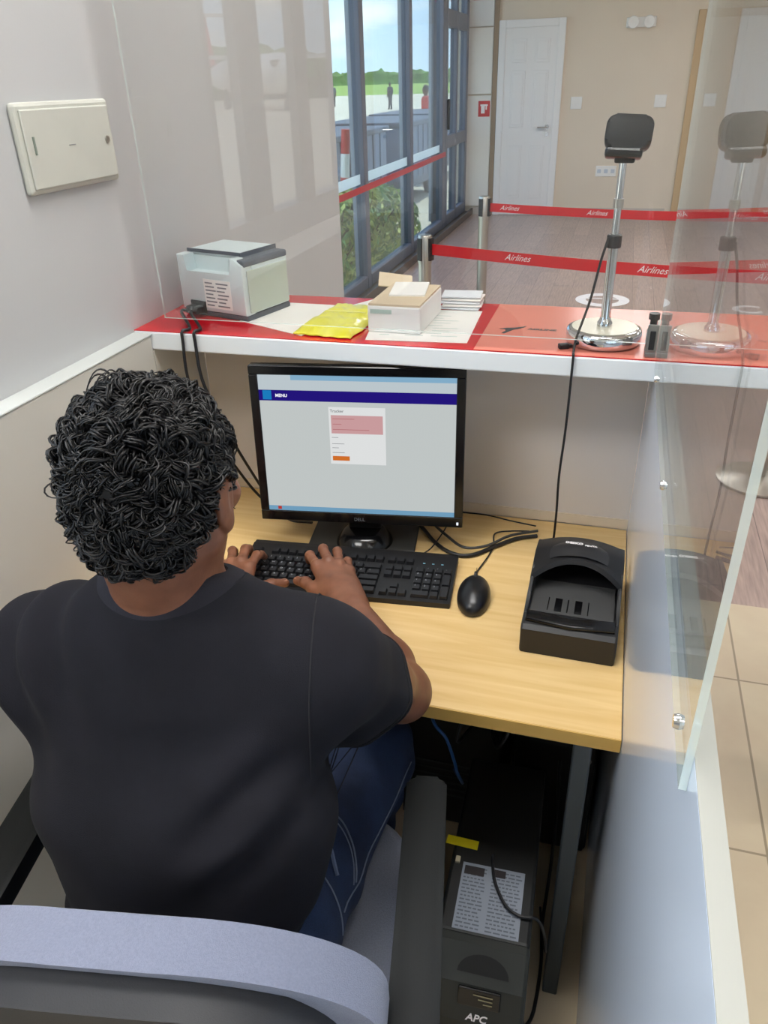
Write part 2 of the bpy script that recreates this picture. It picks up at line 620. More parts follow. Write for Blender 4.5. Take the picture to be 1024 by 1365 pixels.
# ---- glazed door at the far end of the window wall (door_1)
root = thing('door_1', 'grey framed glass door at the far end of the glazing', None)
root['kind'] = 'structure'
for y0, y1 in ((9.23, 9.31), (9.78, 9.85), (10.36, 10.48)):
    member('stile', (FX0, y0, 0.04), (FX1, y1, CEIL))
for y0, y1 in ((9.31, 9.78), (9.85, 10.36)):
    for z0, z1 in ((0.04, 0.16), (0.86, 0.99), (2.02, 2.18), (2.78, CEIL)):
        member('rail', (FX0, y0, z0), (FX1, y1, z1))
    for z0, z1 in ((0.16, 0.86), (0.99, 2.02), (2.18, 2.78)):
        MB().bb((WINX - 0.016, y0, z0), (WINX - 0.008, y1, z1)).build('pane', M_glass, root)
MB().bb((FX1, 9.27, 1.05), (FX1 + 0.03, 9.30, 1.35), bev=0.01).build('handle', M_dark, root)
# ---- rear windows behind the booth, mirrored in the front screen; unseen nearer panes added for light (window_2)
root = thing('window_2', 'windows behind the booth overlooking the apron', None)
root['kind'] = 'structure'
for y0, y1 in ((-3.2, -3.14), (-2.50, -2.29), (-1.80, -1.51), (-1.20, -1.13), (-0.66, -0.58), (0.08, 0.16), (0.56, 0.62)):
    MB().bb((WINX - 0.05, y0, 0.88), (WINX + 0.004, y1, 2.7)).build('mullion', mat('grey_post_paint', srgb(150, 148, 142), 0.5), root)
for y0, y1 in ((-3.14, -2.50), (-2.29, -1.80), (-1.51, -1.20), (-1.13, -0.66), (-0.58, 0.08), (0.16, 0.56)):
    MB().bb((WINX - 0.05, y0, 0.88), (WINX - 0.042, y1, 2.7)).build('pane', M_glass2, root)

# ---- far wall: white cladding beside the glazing, skirting, doors
r = MB()
for z0, z1 in ((0.10, 1.352), (1.368, 2.05), (2.06, CEIL)):
    r.bb((-1.97, FARY - 0.03, z0), (-1.66, FARY - 0.0005, z1), bev=0.004, seg=1)
struct('trim_4', r, mat('white_cladding', srgb(232, 230, 224), 0.4), label='white cladding panels in the far left corner of the hall')
struct('trim_5', MB().bb((-1.655, FARY - 0.035, 0), (-1.60, FARY - 0.0005, CEIL)), mat('brown_corner_trim', srgb(150, 128, 104), 0.5), label='brown upright trim beside the white cladding')
struct('baseboard_far', MB().bb((-1.97, FARY - 0.02, 0), (-1.60, FARY - 0.0005, 0.09)).bb((-0.80, FARY - 0.015, 0), (0.50, FARY - 0.0005, 0.09)), mat('grey_skirting', srgb(190, 184, 176), 0.4))
M_door = mat('white_door_paint', srgb(238, 238, 238), 0.35)
root = thing('door_2', 'white six panel door in the far wall with chrome lever handle', None, (-1.215, FARY, 0))
root['kind'] = 'structure'
MB().bb((-0.30, -0.035, 0.005), (0.30, -0.0005, 2.03)).build('door_leaf', M_door, root)
fr = MB()
for lo, hi in (((-0.38, -0.045, 0), (-0.30, -0.0005, 2.11)), ((0.30, -0.045, 0), (0.38, -0.0005, 2.11)), ((-0.30, -0.045, 2.03), (0.30, -0.0005, 2.11))):
    fr.bb(lo, hi, bev=0.006)
fr.build('door_frame', M_door, root)
for xc in (-0.135, 0.135):
    for z0, z1 in ((0.20, 0.80), (1.00, 1.60), (1.68, 1.92)):
        p = MB()
        p.bb((xc - 0.085, -0.041, z0), (xc + 0.085, -0.035, z1), bev=0.005)
        p.bb((xc - 0.06, -0.046, z0 + 0.03), (xc + 0.06, -0.041, z1 - 0.03), bev=0.004)
        p.build('door_panel', M_door, root)
h = MB().cyl((0.245, -0.035, 1.0), (0.245, -0.085, 1.0), 0.012).tube([(0.25, -0.085, 1.0), (0.13, -0.085, 1.0)], 0.010, 10)
h.cyl((0.245, -0.035, 1.0), (0.245, -0.042, 1.0), 0.026)
h.cyl((0.245, -0.035, 0.92), (0.245, -0.044, 0.92), 0.024)
h.build('handle', M_chrome, root)
root = thing('door_3', 'brown framed door opening further right in the far wall', None, (1.06, FARY, 0))
root['kind'] = 'structure'
fr = MB()
M_bframe = mat('tan_door_frame', srgb(196, 168, 128), 0.45)
for lo, hi in (((-0.49, -0.04, 0), (-0.41, -0.0005, 2.12)), ((0.41, -0.04, 0), (0.49, -0.0005, 2.12)), ((-0.41, -0.04, 2.04), (0.41, -0.0005, 2.12))):
    fr.bb(lo, hi, bev=0.006)
fr.build('door_frame', M_bframe, root)
MB().bb((-0.41, -0.03, 0.005), (0.41, -0.0005, 2.04)).build('door_leaf', mat('cream_door_paint', srgb(226, 216, 198), 0.4), root)

# ---- fittings on the far wall
def plate(name, x, z, w, h, label, cat, group=None, sockets=0, sw=1):
    t = thing(name, label, cat, (x, FARY, z), 0, group)
    MB().bb((-w / 2, -0.012, -h / 2), (w / 2, -0.0005, h / 2), bev=0.004).build('back_plate', M_whitep, t)
    if sockets:
        for k in range(sockets):
            MB().bb((-w / 2 + w * (k + .5) / sockets - 0.022, -0.0145, -0.022), (-w / 2 + w * (k + .5) / sockets + 0.022, -0.012, 0.022), bev=0.002).build('socket', mat('socket_grey', srgb(190, 200, 212), 0.4), t)
    else:
        MB().bb((-0.018, -0.018, -0.028), (0.018, -0.012, 0.028), bev=0.003).build('rocker', M_whitep, t)
    return t
plate('light_switch', -0.655, 1.25, 0.13, 0.13, 'white switch plate on the far wall just right of the white door', 'switch')
plate('light_switch', 0.29, 1.25, 0.13, 0.13, 'white switch plate on the far wall near the brown door frame', 'switch')
plate('power_socket', -0.235, 0.51, 0.24, 0.12, 'white triple socket plate low on the far wall', 'socket', sockets=3)
t = thing('emergency_light', 'twin round white emergency lamps high on the far wall', 'light', (-0.02, FARY, 2.03))
MB().bb((-0.16, -0.03, -0.05), (0.16, -0.0005, 0.05), bev=0.01).build('back_box', M_whitep, t)
for s in (-1, 1):
    MB().lathe([(0.02, -0.03), (0.045, -0.035), (0.062, -0.075), (0.055, -0.08), (0.0, -0.07)], (s * 0.085, 0, 0), 24, 'Y').build('lamp_head', M_whitep, t, smooth=True)
M_signred = mat('sign_red', srgb(196, 48, 50), 0.45)
t = thing('fire_sign', 'small red fire point sign on the white cladding by the glazing', 'sign', (-1.745, FARY - 0.03, 1.21))
MB().bb((-0.07, -0.006, -0.085), (0.07, -0.0005, 0.085)).build('sign_board', M_signred, t)
MB().bb((-0.035, -0.0075, -0.05), (0.01, -0.0062, 0.03)).bb((-0.045, -0.0075, 0.03), (0.045, -0.0062, 0.048)).bb((0.02, -0.0075, -0.01), (0.035, -0.0062, 0.03)).build('pictogram', M_wtext, t)
t = thing('exit_sign', 'red sign at the top of the white cladding column', 'sign', (-1.745, FARY - 0.03, 2.38))
MB().bb((-0.16, -0.012, -0.06), (0.13, -0.0005, 0.09), bev=0.004).build('sign_board', M_signred, t)
MB().bb((-0.11, -0.0135, -0.02), (0.07, -0.0122, 0.0)).build('pictogram', M_wtext, t)

# ---- glowing panels added out of view to fill hall and booth with light
M_diff = emit_mat('fill_diffuser', (1.0, 0.985, 0.96, 1), 13.0)
M_fillbody = mat('fill_body', srgb(240, 240, 240), 0.4)
cl = None
spots = [(-0.15, 0.95), (0.3, 4.6), (0.3, 7.6), (-1.15, -0.45), (2.8, -1.6), (2.8, 1.4), (2.8, 4.6), (2.8, 7.6)]
for i, (x, y) in enumerate(spots):
    if cl is None:
        cl = thing('fill_panel', 'added fill light panel at the ceiling, out of view', 'light', (x, y, CEIL), 0, 'added fill panels')
        b = MB()
        for lo, hi in (((-0.62, -0.32, -0.05), (0.62, -0.30, -0.0005)), ((-0.62, 0.30, -0.05), (0.62, 0.32, -0.0005)), ((-0.62, -0.30, -0.05), (-0.60, 0.30, -0.0005)), ((0.60, -0.30, -0.05), (0.62, 0.30, -0.0005))):
            b.bb(lo, hi)
        b.build('frame', M_fillbody, cl)
        MB().bb((-0.60, -0.30, -0.045), (0.60, 0.30, -0.02)).build('diffuser', M_diff, cl)
    else:
        dup(cl, (x, y, CEIL))

# ================================================================== outdoors
M_apron = mat('sunlit_concrete', srgb(222, 208, 182), 0.9, var=0.06, scale=0.3)
struct('ground', MB().bb((-260, -200, -0.45), (WINX - 0.13, 125, -0.35)), M_apron, label='pale concrete apron outside')
M_grass = mat('field_grass', srgb(150, 176, 70), 0.9, var=0.2, scale=0.05)
o = MB().bb((-400, 125, -0.45), (200, 420, -0.33)).build('grass_field', M_grass)
tag(o, 'yellow green grass field beyond the apron', 'grass', kind='stuff')
M_leaf_far = mat('distant_foliage', srgb(96, 134, 62), 0.9, var=0.35, scale=0.2)
tr = MB()
for i in range(150):
    bm = bmesh.new()
    bmesh.ops.create_icosphere(bm, subdivisions=2, radius=1.0)
    x = -190 + i * 1.8 + random.uniform(-2, 2)
    s = random.uniform(2.2, 4.0)
    for v in bm.verts:
        q = v.co.copy()
        j = 1 + 0.18 * math.sin(q.x * 5 + i) * math.cos(q.y * 4 + 2 * i) + 0.1 * math.sin(q.z * 9 + i)
        v.co = V((q.x * s * 1.3, q.y * s, q.z * s)) * j + V((x, 430, s * 0.5))
    tr.from_bm(bm)
tag(tr.build('tree_line', M_leaf_far, smooth=True), 'low line of green trees on the horizon beyond the field', 'trees', kind='stuff')

# bushes right outside the glazing
M_leaf = [mat('bush_leaf_light', srgb(206, 216, 126), 0.6, var=0.25, scale=9), mat('bush_leaf_dark', srgb(128, 166, 104), 0.6, var=0.3, scale=9), mat('bush_stem', srgb(92, 78, 58), 0.8)]
bl = ['leafy bush outside the nearest visible pane, cut by the booth wall edge', 'leafy bush outside the glazing behind the second pane', 'leafy bush outside the glazing right of the second upright',
      'leafy bush outside the third pane of the glazing', 'leafy bush outside the glazing before the wide upright']
def bush(x, y, h, r, seed, lab):
    rr = np.random.RandomState(seed)
    t = thing('bush', lab, 'bush', (x, y, -0.35), 0, 'bushes outside the glazing')
    st = MB()
    fol = MB()
    for k in range(16):
        a, e = rr.uniform(0, 2 * PI), rr.uniform(0.35, 1.0)
        tip = V((math.cos(a) * r * e, math.sin(a) * r * e, h * rr.uniform(0.55, 1.0)))
        st.tube(smooth_path([(0, 0, 0), tip * 0.5 + V((0, 0, 0.1)), tip], 4), 0.008, 5)
    n = 1500
    for k in range(n):
        d = V(rr.normal(size=3)).normalized()
        q = rr.uniform(0.45, 1.0) ** 0.6
        p = V((d.x * r * q, d.y * r * q, h * 0.52 + d.z * h * 0.5 * q))
        if p.z < 0.03: continue
        s = rr.uniform(0.035, 0.07)
        ax = V(rr.normal(size=3)).normalized()
        u = ax.cross(d).normalized()
        w = (d * 0.5 + ax).normalized().cross(u).normalized()
        bend = d * s * 0.15
        fol.mesh_data([p - u * s, p + w * s * 0.42 - bend, p + u * s, p - w * s * 0.42 - bend], [(0, 1, 2), (0, 2, 3)], 0 if rr.rand() < 0.55 else 1)
    st.build('stems', M_leaf[2], t)
    fol.build('foliage', M_leaf[:2], t)
for i, (x, y, h, r) in enumerate(((-2.60, 5.45, 1.02, 0.42), (-2.60, 6.34, 1.08, 0.42), (-2.60, 7.22, 1.05, 0.42), (-2.62, 8.12, 1.0, 0.42), (-2.62, 9.02, 0.85, 0.42))):
    bush(x, y, h, r, i + 3, bl[i])

# baggage carts: grey sided
M_cart = mat('grey_cart_sheet', srgb(92, 102, 124), 0.5, var=0.12, scale=3)
M_cart2 = mat('dark_cart_frame', srgb(70, 76, 92), 0.5)
cart0 = None
def cart(x, y, lab):
    global cart0
    if cart0 is None:
        t = thing('baggage_cart', lab, 'cart', (x, y, -0.35), 0, 'grey baggage carts outside')
        MB().bb((-0.75, -1.3, 0.30), (0.75, 1.3, 0.42)).build('bed', M_cart2, t)
        s = MB()
        for k in range(7):
            s.bb((0.72, -1.25 + k * 0.36, 0.42), (0.75, -1.25 + k * 0.36 + 0.30, 1.22))
            s.bb((-0.75, -1.25 + k * 0.36, 0.42), (-0.72, -1.25 + k * 0.36 + 0.30, 1.22))
        s.bb((-0.72, -1.28, 0.42), (0.72, -1.25, 1.22)).bb((-0.72, 1.25, 0.42), (0.72, 1.28, 1.22))
        s.build('side_panels', M_cart, t)
        MB().bb((-0.78, -1.32, 1.22), (0.78, 1.32, 1.30), bev=0.02).build('top_rail', M_cart2, t)
        for sx in (-0.6, 0.6):
            for sy in (-0.9, 0.9):
                MB().lathe([(0.05, -0.07), (0.17, -0.07), (0.19, 0), (0.17, 0.07), (0.05, 0.07)], (sx, sy, 0.19), 20, 'X').build('wheel', M_rubber, t)
        MB().tube([(0, -1.3, 0.35), (0, -1.95, 0.30)], 0.025, 8).build('tow_bar', M_cart2, t)
        cart0 = t
    else:
        dup(cart0, (x, y, -0.35), None, lab)
for i, (x, y) in enumerate(((-4.3, 11.2), (-4.2, 14.6), (-4.35, 18.0))):
    cart(x, y, ['grey slatted baggage cart outside, nearest the glazing', 'grey slatted baggage cart outside, second in the row', 'grey slatted baggage cart outside, farthest in the row'][i])

# red and white barrier post and a dark blue tug on the apron
t = thing('barrier_post', 'leaning red and white striped barrier post outside the glazing', 'post', (-3.42, 9.9, -0.35))
for k in range(5):
    MB().cyl((0.02 * k - 0.02, 0, 0.04 + 0.27 * k), (0.02 * k, 0, 0.04 + 0.27 * (k + 1)), 0.055).build('band', [M_signred, M_whitep][k % 2], t)
MB().lathe([(0.17, 0), (0.17, 0.03), (0.07, 0.06), (0.05, 0.06)]).build('base', M_rubber, t)
M_blue = mat('dark_blue_paint', srgb(52, 66, 104), 0.35)
t = thing('baggage_tug', 'dark blue baggage tug parked beyond the striped post', 'vehicle', (-4.55, 11.9 - 3.9 + 4.2, -0.35), 0)
t.location = (-6.4, 15.6, -0.35)
MB().prism([(-1.1, 0.25), (1.1, 0.25), (1.1, 0.75), (0.35, 0.85), (0.2, 0.6), (-0.5, 0.6), (-0.6, 0.95), (-1.1, 0.95)], -0.6, 0.6, 'YZ', bev=0.04).build('body', M_blue, t)
for sx in (-0.55, 0.55):
    for sy in (-0.75, 0.75):
        MB().lathe([(0.08, -0.1), (0.24, -0.1), (0.27, 0), (0.24, 0.1), (0.08, 0.1)], (sx, sy, 0.27), 20, 'X').build('wheel', M_rubber, t)
for sx in (-0.5, 0.5):
    MB().tube([(sx, -0.55, 0.95), (sx, -0.5, 1.75), (sx, 0.5, 1.75), (sx, 0.6, 0.85)], 0.03, 8).build('roll_bar', M_cart2, t)
MB().bb((-0.62, -0.65, 1.74), (0.62, 0.6, 1.82), bev=0.03).build('canopy', M_blue, t)
MB().bb((-0.45, -0.5, 0.6), (0.45, -0.1, 0.75), bev=0.03).build('seat', M_black, t)

# people out on the apron
def walker(x, y, label, top, legs, rz, seed=0):
    t = thing('person', label, 'person', (x, y, -0.35), rz)
    b = SDF((-0.32, -0.22, -0.02), (0.32, 0.22, 1.76), 0.02)
    for s_ in (-1, 1):
        b.cap((s_ * 0.09, 0.0, 0.90), (s_ * 0.10, 0.04 * s_, 0.48), 0.075, 0.055, 0.04).cap((s_ * 0.10, 0.04 * s_, 0.48), (s_ * 0.10, -0.03 * s_, 0.07), 0.052, 0.04, 0.03)
        b.cap((s_ * 0.10, -0.03 * s_, 0.05), (s_ * 0.11, 0.12, 0.035), 0.04, 0.035, 0.02)
        b.cap((s_ * 0.18, 0, 1.40), (s_ * 0.235, -0.02, 1.12), 0.05, 0.04, 0.04).cap((s_ * 0.235, -0.02, 1.12), (s_ * 0.23, 0.06, 0.86), 0.038, 0.03, 0.02).cap((s_ * 0.23, 0.06, 0.86), (s_ * 0.225, 0.08, 0.76), 0.03, 0.02, 0.02)
    b.cap((0, 0, 0.92), (0, 0, 1.36), 0.11, 0.12, 0.05, wide=(1, 0, 0), su=1.35).cap((0, 0, 1.40), (0, 0.01, 1.52), 0.055, 0.05, 0.04).ell((0, 0.02, 1.62), (0.078, 0.095, 0.115), 0.03)
    b.mesh().build('body', M_wskin, t, smooth=True, angle=None)
    c = SDF((-0.34, -0.24, 0.8), (0.34, 0.24, 1.56), 0.02)
    c.cap((0, 0, 0.95), (0, 0, 1.36), 0.135, 0.14, 0.05, wide=(1, 0, 0), su=1.35)
    for s_ in (-1, 1): c.cap((s_ * 0.17, 0, 1.40), (s_ * 0.235, -0.02, 1.14), 0.07, 0.062, 0.04)
    c.half((0, 0, 1.475), (0, 0, 1))
    c.mesh().build('shirt', top, t, smooth=True, angle=None)
    d = SDF((-0.30, -0.22, 0.02), (0.30, 0.24, 1.02), 0.02)
    d.cap((-0.05, 0, 0.92), (0.05, 0, 0.92), 0.125, 0.125, 0.03)
    for s_ in (-1, 1): d.cap((s_ * 0.09, 0, 0.90), (s_ * 0.10, 0.04 * s_, 0.48), 0.095, 0.075, 0.04).cap((s_ * 0.10, 0.04 * s_, 0.48), (s_ * 0.10, -0.03 * s_, 0.09), 0.072, 0.06, 0.03)
    d.mesh().build('trousers', legs, t, smooth=True, angle=None)
    MB().lathe([(0.0, 0.12), (0.05, 0.105), (0.085, 0.06), (0.092, 0.0), (0.085, -0.03), (0.0, -0.02)], (0, 0.01, 1.64), 16).build('hair', M_black, t, smooth=True)
M_wskin = mat('outdoor_skin', srgb(110, 72, 54), 0.5)
walker(-5.75, 24.4, 'person in a red top standing out on the apron beyond the carts', mat('red_cloth', srgb(196, 56, 52), 0.8), mat('dark_cloth', srgb(52, 54, 66), 0.8), 2.0)
walker(-17.2, 61.5, 'tiny distant person in dark clothes on the apron, left of the third upright', mat('dark_cloth', srgb(52, 54, 66), 0.8), mat('dark_cloth', srgb(52, 54, 66), 0.8), 1.0)
walker(-24.6, 70.0, 'tiny distant person in grey on the apron, beside the first upright', mat('grey_cloth', srgb(110, 112, 116), 0.8), mat('dark_cloth', srgb(52, 54, 66), 0.8), 0.3)

# an aircraft parked behind the booth windows (it shows mirrored in the front screen)
M_fus = mat('aircraft_white', srgb(236, 234, 230), 0.3)
M_ared = mat('aircraft_red', srgb(205, 40, 44), 0.35)
t = thing('aircraft', 'white aircraft with red tail reflected in the clear front screen', 'aircraft', (-34.2, -69.2, -0.35), PI / 4)
prof = [(0.05, 0.0), (0.5, 0.25), (0.95, 0.9), (1.3, 1.9), (1.42, 3.0), (1.42, 13), (1.1, 17), (0.55, 20.5), (0.1, 22)]
fu = MB()
fu.lathe([(r, -h) for r, h in prof], (13, 0, 2.6), 36, 'X')
fu.build('fuselage', M_fus, t, smooth=True)
MB().bb((10.9, -1.15, 3.0), (11.8, 1.15, 3.5), bev=0.1).build('windshield', M_blackg, t)
MB().prism([(-9.0, 3.4), (-6.0, 3.6), (-7.4, 7.6), (-9.2, 7.6)], -0.12, 0.12, 'XZ').build('tail_fin', M_ared, t)
MB().prism([(-8.6, -2.9), (-7.4, -2.9), (-6.8, 0), (-7.4, 2.9), (-8.6, 2.9)], 7.55, 7.75, 'XY').build('tail_plane', M_fus, t)
MB().prism([(0.2, -11), (1.6, -11), (2.6, 0), (1.6, 11), (0.2, 11)], 3.85, 4.1, 'XY').build('wing', M_fus, t)
for s in (-1, 1):
    MB().lathe([(0.1, -2.4), (0.5, -1.9), (0.55, 0.6), (0.3, 1.2)], (1.8, s * 3.9, 3.7), 20, 'X').build('engine', M_ared, t, smooth=True)
    MB().cyl((1.0, s * 1.5, 0.45), (1.0, s * 1.5, 1.6), 0.12).lathe([(0.1, -0.2), (0.45, -0.2), (0.45, 0.2), (0.1, 0.2)], (1.0, s * 1.5, 0.45), 20, 'Y').build('landing_gear', M_rubber, t)
MB().cyl((11, 0, 0.3), (11, 0, 1.6), 0.1).lathe([(0.1, -0.15), (0.3, -0.15), (0.3, 0.15), (0.1, 0.15)], (11, 0, 0.3), 20, 'Y').build('landing_gear', M_rubber, t)
# low shed and trees behind the aircraft
o = MB()
rr = np.random.RandomState(5)
for i in range(40):
    bm = bmesh.new()
    bmesh.ops.create_icosphere(bm, subdivisions=2, radius=1.0)
    s = rr.uniform(2.0, 4.2)
    for v in bm.verts:
        q = v.co.copy()
        j = 1 + 0.2 * math.sin(q.x * 6 + i) * math.cos(q.y * 5 + 2 * i)
        v.co = V((q.x * s, q.y * s, q.z * s)) * j + V((-78 + i * 2.6, -112 + rr.uniform(-3, 3), s * 0.7))
    o.from_bm(bm)
tag(o.build('tree_line', M_leaf_far, smooth=True), 'dark trees beyond the aircraft, seen mirrored in the screen', 'trees', kind='stuff')

# ================================================================== world, sun, camera
wd = bpy.data.worlds.new('World')
SC.world = wd
wd.use_nodes = True
nt = wd.node_tree
N, L = nt.nodes, nt.links
bg = N['Background']
tc = N.new('ShaderNodeTexCoord')
sp = N.new('ShaderNodeSeparateXYZ')
L.new(tc.outputs['Generated'], sp.inputs[0])
rp = N.new('ShaderNodeValToRGB')
e = rp.color_ramp.elements
e[0].position, e[0].color = 0.0, (0.66, 0.80, 0.96, 1)
e[1].position, e[1].color = 0.75, (0.20, 0.42, 0.85, 1)
x = e.new(0.10); x.color = (0.54, 0.74, 0.97, 1)
L.new(sp.outputs['Z'], rp.inputs[0])
cn = N.new('ShaderNodeTexNoise')
cn.inputs['Scale'].default_value = 5.0
cn.inputs['Detail'].default_value = 8
mp = N.new('ShaderNodeMapping')
mp.inputs['Scale'].default_value = (1, 1, 3.0)
L.new(tc.outputs['Generated'], mp.inputs[0])
L.new(mp.outputs[0], cn.inputs['Vector'])
cr = N.new('ShaderNodeValToRGB')
cr.color_ramp.elements[0].position = 0.48
cr.color_ramp.elements[1].position = 0.62
L.new(cn.outputs['Fac'], cr.inputs[0])
mx = N.new('ShaderNodeMix')
mx.data_type = 'RGBA'
L.new(cr.outputs[0], mx.inputs[0])
L.new(rp.outputs[0], mx.inputs[6])
mx.inputs[7].default_value = (1.0, 1.0, 1.0, 1)
L.new(mx.outputs[2], bg.inputs['Color'])
bg.inputs['Strength'].default_value = 2.5

sl = bpy.data.lights.new('sun', 'SUN')
sl.energy = 4.2
sl.angle = math.radians(0.6)
sl.color = (1.0, 0.95, 0.86)
so = bpy.data.objects.new('sun', sl)
COL.objects.link(so)
so.rotation_euler = V((0.03, 0.30, 0.95)).to_track_quat('Z', 'Y').to_euler()

cam = bpy.data.cameras.new('camera')
co = bpy.data.objects.new('camera', cam)
COL.objects.link(co)
SC.camera = co
Rw = Matrix(((0.96088328, 0.11191652, -0.25333379), (0.27555493, -0.47814488, 0.83393462), (-0.02779919, -0.87112121, -0.49028057)))
right, down, fwd = (V(Rw.col[i]) for i in range(3))
Mx = Matrix((right, -down, -fwd)).transposed().to_4x4()
Mx.translation = V((0, 0, 1.548))
co.matrix_world = Mx
cam.sensor_fit = 'VERTICAL'
cam.sensor_height = 36.0
cam.lens = 1022.917 / 1365.0 * 36.0
cam.clip_start = 0.02
cam.clip_end = 1000
SC.view_settings.view_transform = 'Standard'
SC.view_settings.look = 'None'
SC.view_settings.exposure = 0.24
SC.view_settings.gamma = 1.0
SC.view_settings.use_curve_mapping = False
SC.cycles.use_denoising = True
SC.cycles.max_bounces = 10
SC.cycles.transparent_max_bounces = 24
SC.cycles.diffuse_bounces = 5
SC.cycles.glossy_bounces = 6
SC.cycles.caustics_reflective = False
SC.cycles.caustics_refractive = False
SC.cycles.sample_clamp_indirect = 6.0
# ================================================================== counter
M_panel = mat('pinkish_grey_panel', srgb(224, 218, 214), 0.5, var=0.015, scale=3)
M_oak = None
def wood_mat():
    m, nt, b = _new('pale_maple_laminate')
    N, L = nt.nodes, nt.links
    tc = N.new('ShaderNodeTexCoord')
    mp = N.new('ShaderNodeMapping'); mp.inputs['Scale'].default_value = (1.6, 22, 22)
    L.new(tc.outputs['Object'], mp.inputs[0])
    n = N.new('ShaderNodeTexNoise'); n.inputs['Scale'].default_value = 2.2; n.inputs['Detail'].default_value = 6; n.inputs['Distortion'].default_value = 0.6
    L.new(mp.outputs[0], n.inputs['Vector'])
    r = N.new('ShaderNodeValToRGB')
    r.color_ramp.elements[0].position = 0.3; r.color_ramp.elements[0].color = srgb(222, 184, 120)
    r.color_ramp.elements[1].position = 0.72; r.color_ramp.elements[1].color = srgb(238, 206, 148)
    L.new(n.outputs['Fac'], r.inputs[0])
    L.new(r.outputs[0], b.inputs['Base Color'])
    b.inputs['Roughness'].default_value = 0.38
    return m
M_oak = wood_mat()
M_oakedge = mat('maple_edge_band', srgb(206, 166, 88), 0.4, var=0.05, scale=6, stretch=(1, 10, 10))

t = thing('service_counter', 'white edged counter with red glossy top in front of the desk', 'counter', (-0.3, 1.315, 0))
T = Matrix.Translation(V((0.3, -1.315, 0)))
MB().bb((-0.911, 1.315, 1.089), (0.62, 1.640, 1.1255), bev=0.003).xf(T).build('counter_slab', M_white, t)
MB().bb((-0.9105, 1.3165, 1.1255), (0.62, 1.638, 1.1268)).xf(T).build('counter_top', M_red, t)
MB().bb((-0.8715, 1.510, 0.0), (0.0885, 1.535, 1.0885)).xf(T).build('front_panel', M_panel, t)
MB().bb((-0.8715, 1.5065, 0.689), (0.0885, 1.5098, 0.712)).xf(T).build('panel_strip', mat('pale_strip', srgb(226, 214, 196), 0.45), t)
MB().bb((0.56, 1.40, 0.0), (0.60, 1.60, 1.0885)).xf(T).build('end_support', M_panel, t)
# salmon sheet: reflected haze painted over the red top, with lettering on it
t = thing('counter_sheen', 'salmon sheet painting a hazy sheen on the counter top, with small black emblem', 'painted sheen', (-0.08, 1.46, 1.1269))
MB().bb((-0.145, -0.142, 0), (0.60, 0.176, 0.0006)).build('sheen_sheet', M_salmon, t)
em = MB()
def flat(mb, poly, z0, z1, ox, oy, s=1.0, a=0.0, mi=0):
    M = Matrix.Translation(V((ox, oy, 0))) @ Matrix.Rotation(a, 4, 'Z') @ Matrix.Scale(s, 4)
    mb.prism([tuple((M @ V((x, y, 0)))[:2]) for x, y in poly], z0, z1, mi=mi)
    return mb
bird = [(-0.020, -0.002), (-0.010, 0.004), (0.000, 0.006), (0.010, 0.012), (0.016, 0.018), (0.013, 0.009), (0.006, 0.001), (0.000, -0.004), (-0.004, -0.012), (-0.010, -0.024), (-0.014, -0.023), (-0.010, -0.010), (-0.012, -0.004)]
flat(em, bird, 0.0007, 0.0011, -0.092, -0.004, 1.35)
text_mb('AIRLINE', 0.0150, Matrix.Translation(V((-0.066, -0.005, 0.0009))), 0.0007, 0, em, shear=0.1)
em.build('emblem', M_ink, t)
t = thing('counter_lettering', 'white ring shaped letter on the red counter top at the right picture edge', 'lettering', (0.262, 1.385, 1.1269))
tor = MB(); text_mb('C', 0.085, Matrix.Translation(V((-0.030, -0.026, 0.0003))), 0.001, 0.0002, tor)
tor.build('letter', M_wtext, t)

# ================================================================== partition and clear screens
tag(MB().bb((0.089, -0.4, 0), (0.104, 1.51, 1.1425), bev=0.001, seg=1).build('booth_partition', [M_gloss]), 'glossy bluish white partition board along the right of the desk', 'partition')
bpy.data.objects['booth_partition']['kind'] = 'structure'
MB().bb((0.089, -0.4, 1.1426), (0.104, 1.51, 1.144)).build('edge_band', mat('partition_top_greyed', srgb(168, 170, 164), 0.5), bpy.data.objects['booth_partition'])  # top of the board greyed to offset strong light from above

def sheet(name, lo, hi, thin, label, cat):
    c = [(a + b) / 2 for a, b in zip(lo, hi)]
    t = thing(name, label, cat, (c[0], c[1], lo[2]))
    mb = MB()
    l = [lo[i] - (c[i] if i < 2 else lo[2]) for i in range(3)]
    h = [hi[i] - (c[i] if i < 2 else lo[2]) for i in range(3)]
    vs = [(x, y, z) for x in (l[0], h[0]) for y in (l[1], h[1]) for z in (l[2], h[2])]
    fs = {'x': [(0, 1, 3, 2), (4, 6, 7, 5)], 'y': [(0, 4, 5, 1), (2, 3, 7, 6)], 'z': [(0, 2, 6, 4), (1, 5, 7, 3)]}
    for ax, q in fs.items():
        mb.mesh_data(vs if ax == 'x' else [], [], 0)
        mb.f.extend(q); mb.mi.extend([0 if ax == thin else 1] * 2)
    mb.build('clear_sheet', [M_acryl, M_edge], t)
    return t
fs_ = sheet('front_screen', (-0.845, 1.331, 1.150), (0.0885, 1.336, 2.45), 'y', 'clear acrylic sheet standing along the front of the counter', 'screen')
ss_ = sheet('side_screen', (0.0830, 0.410, 1.112), (0.0885, 1.330, 2.45), 'x', 'clear acrylic sheet standing on the partition right of the desk', 'screen')
for (y, z) in ((0.46, 1.128), (0.85, 1.128), (1.22, 1.128)):
    MB().lathe([(0.0, -0.004), (0.005, -0.0035), (0.006, 0.0), (0.006, 0.0005)], (0.0828 - ss_.location.x, y - ss_.location.y, z - ss_.location.z), 16, 'X').build('screw', M_chrome, ss_, smooth=True)
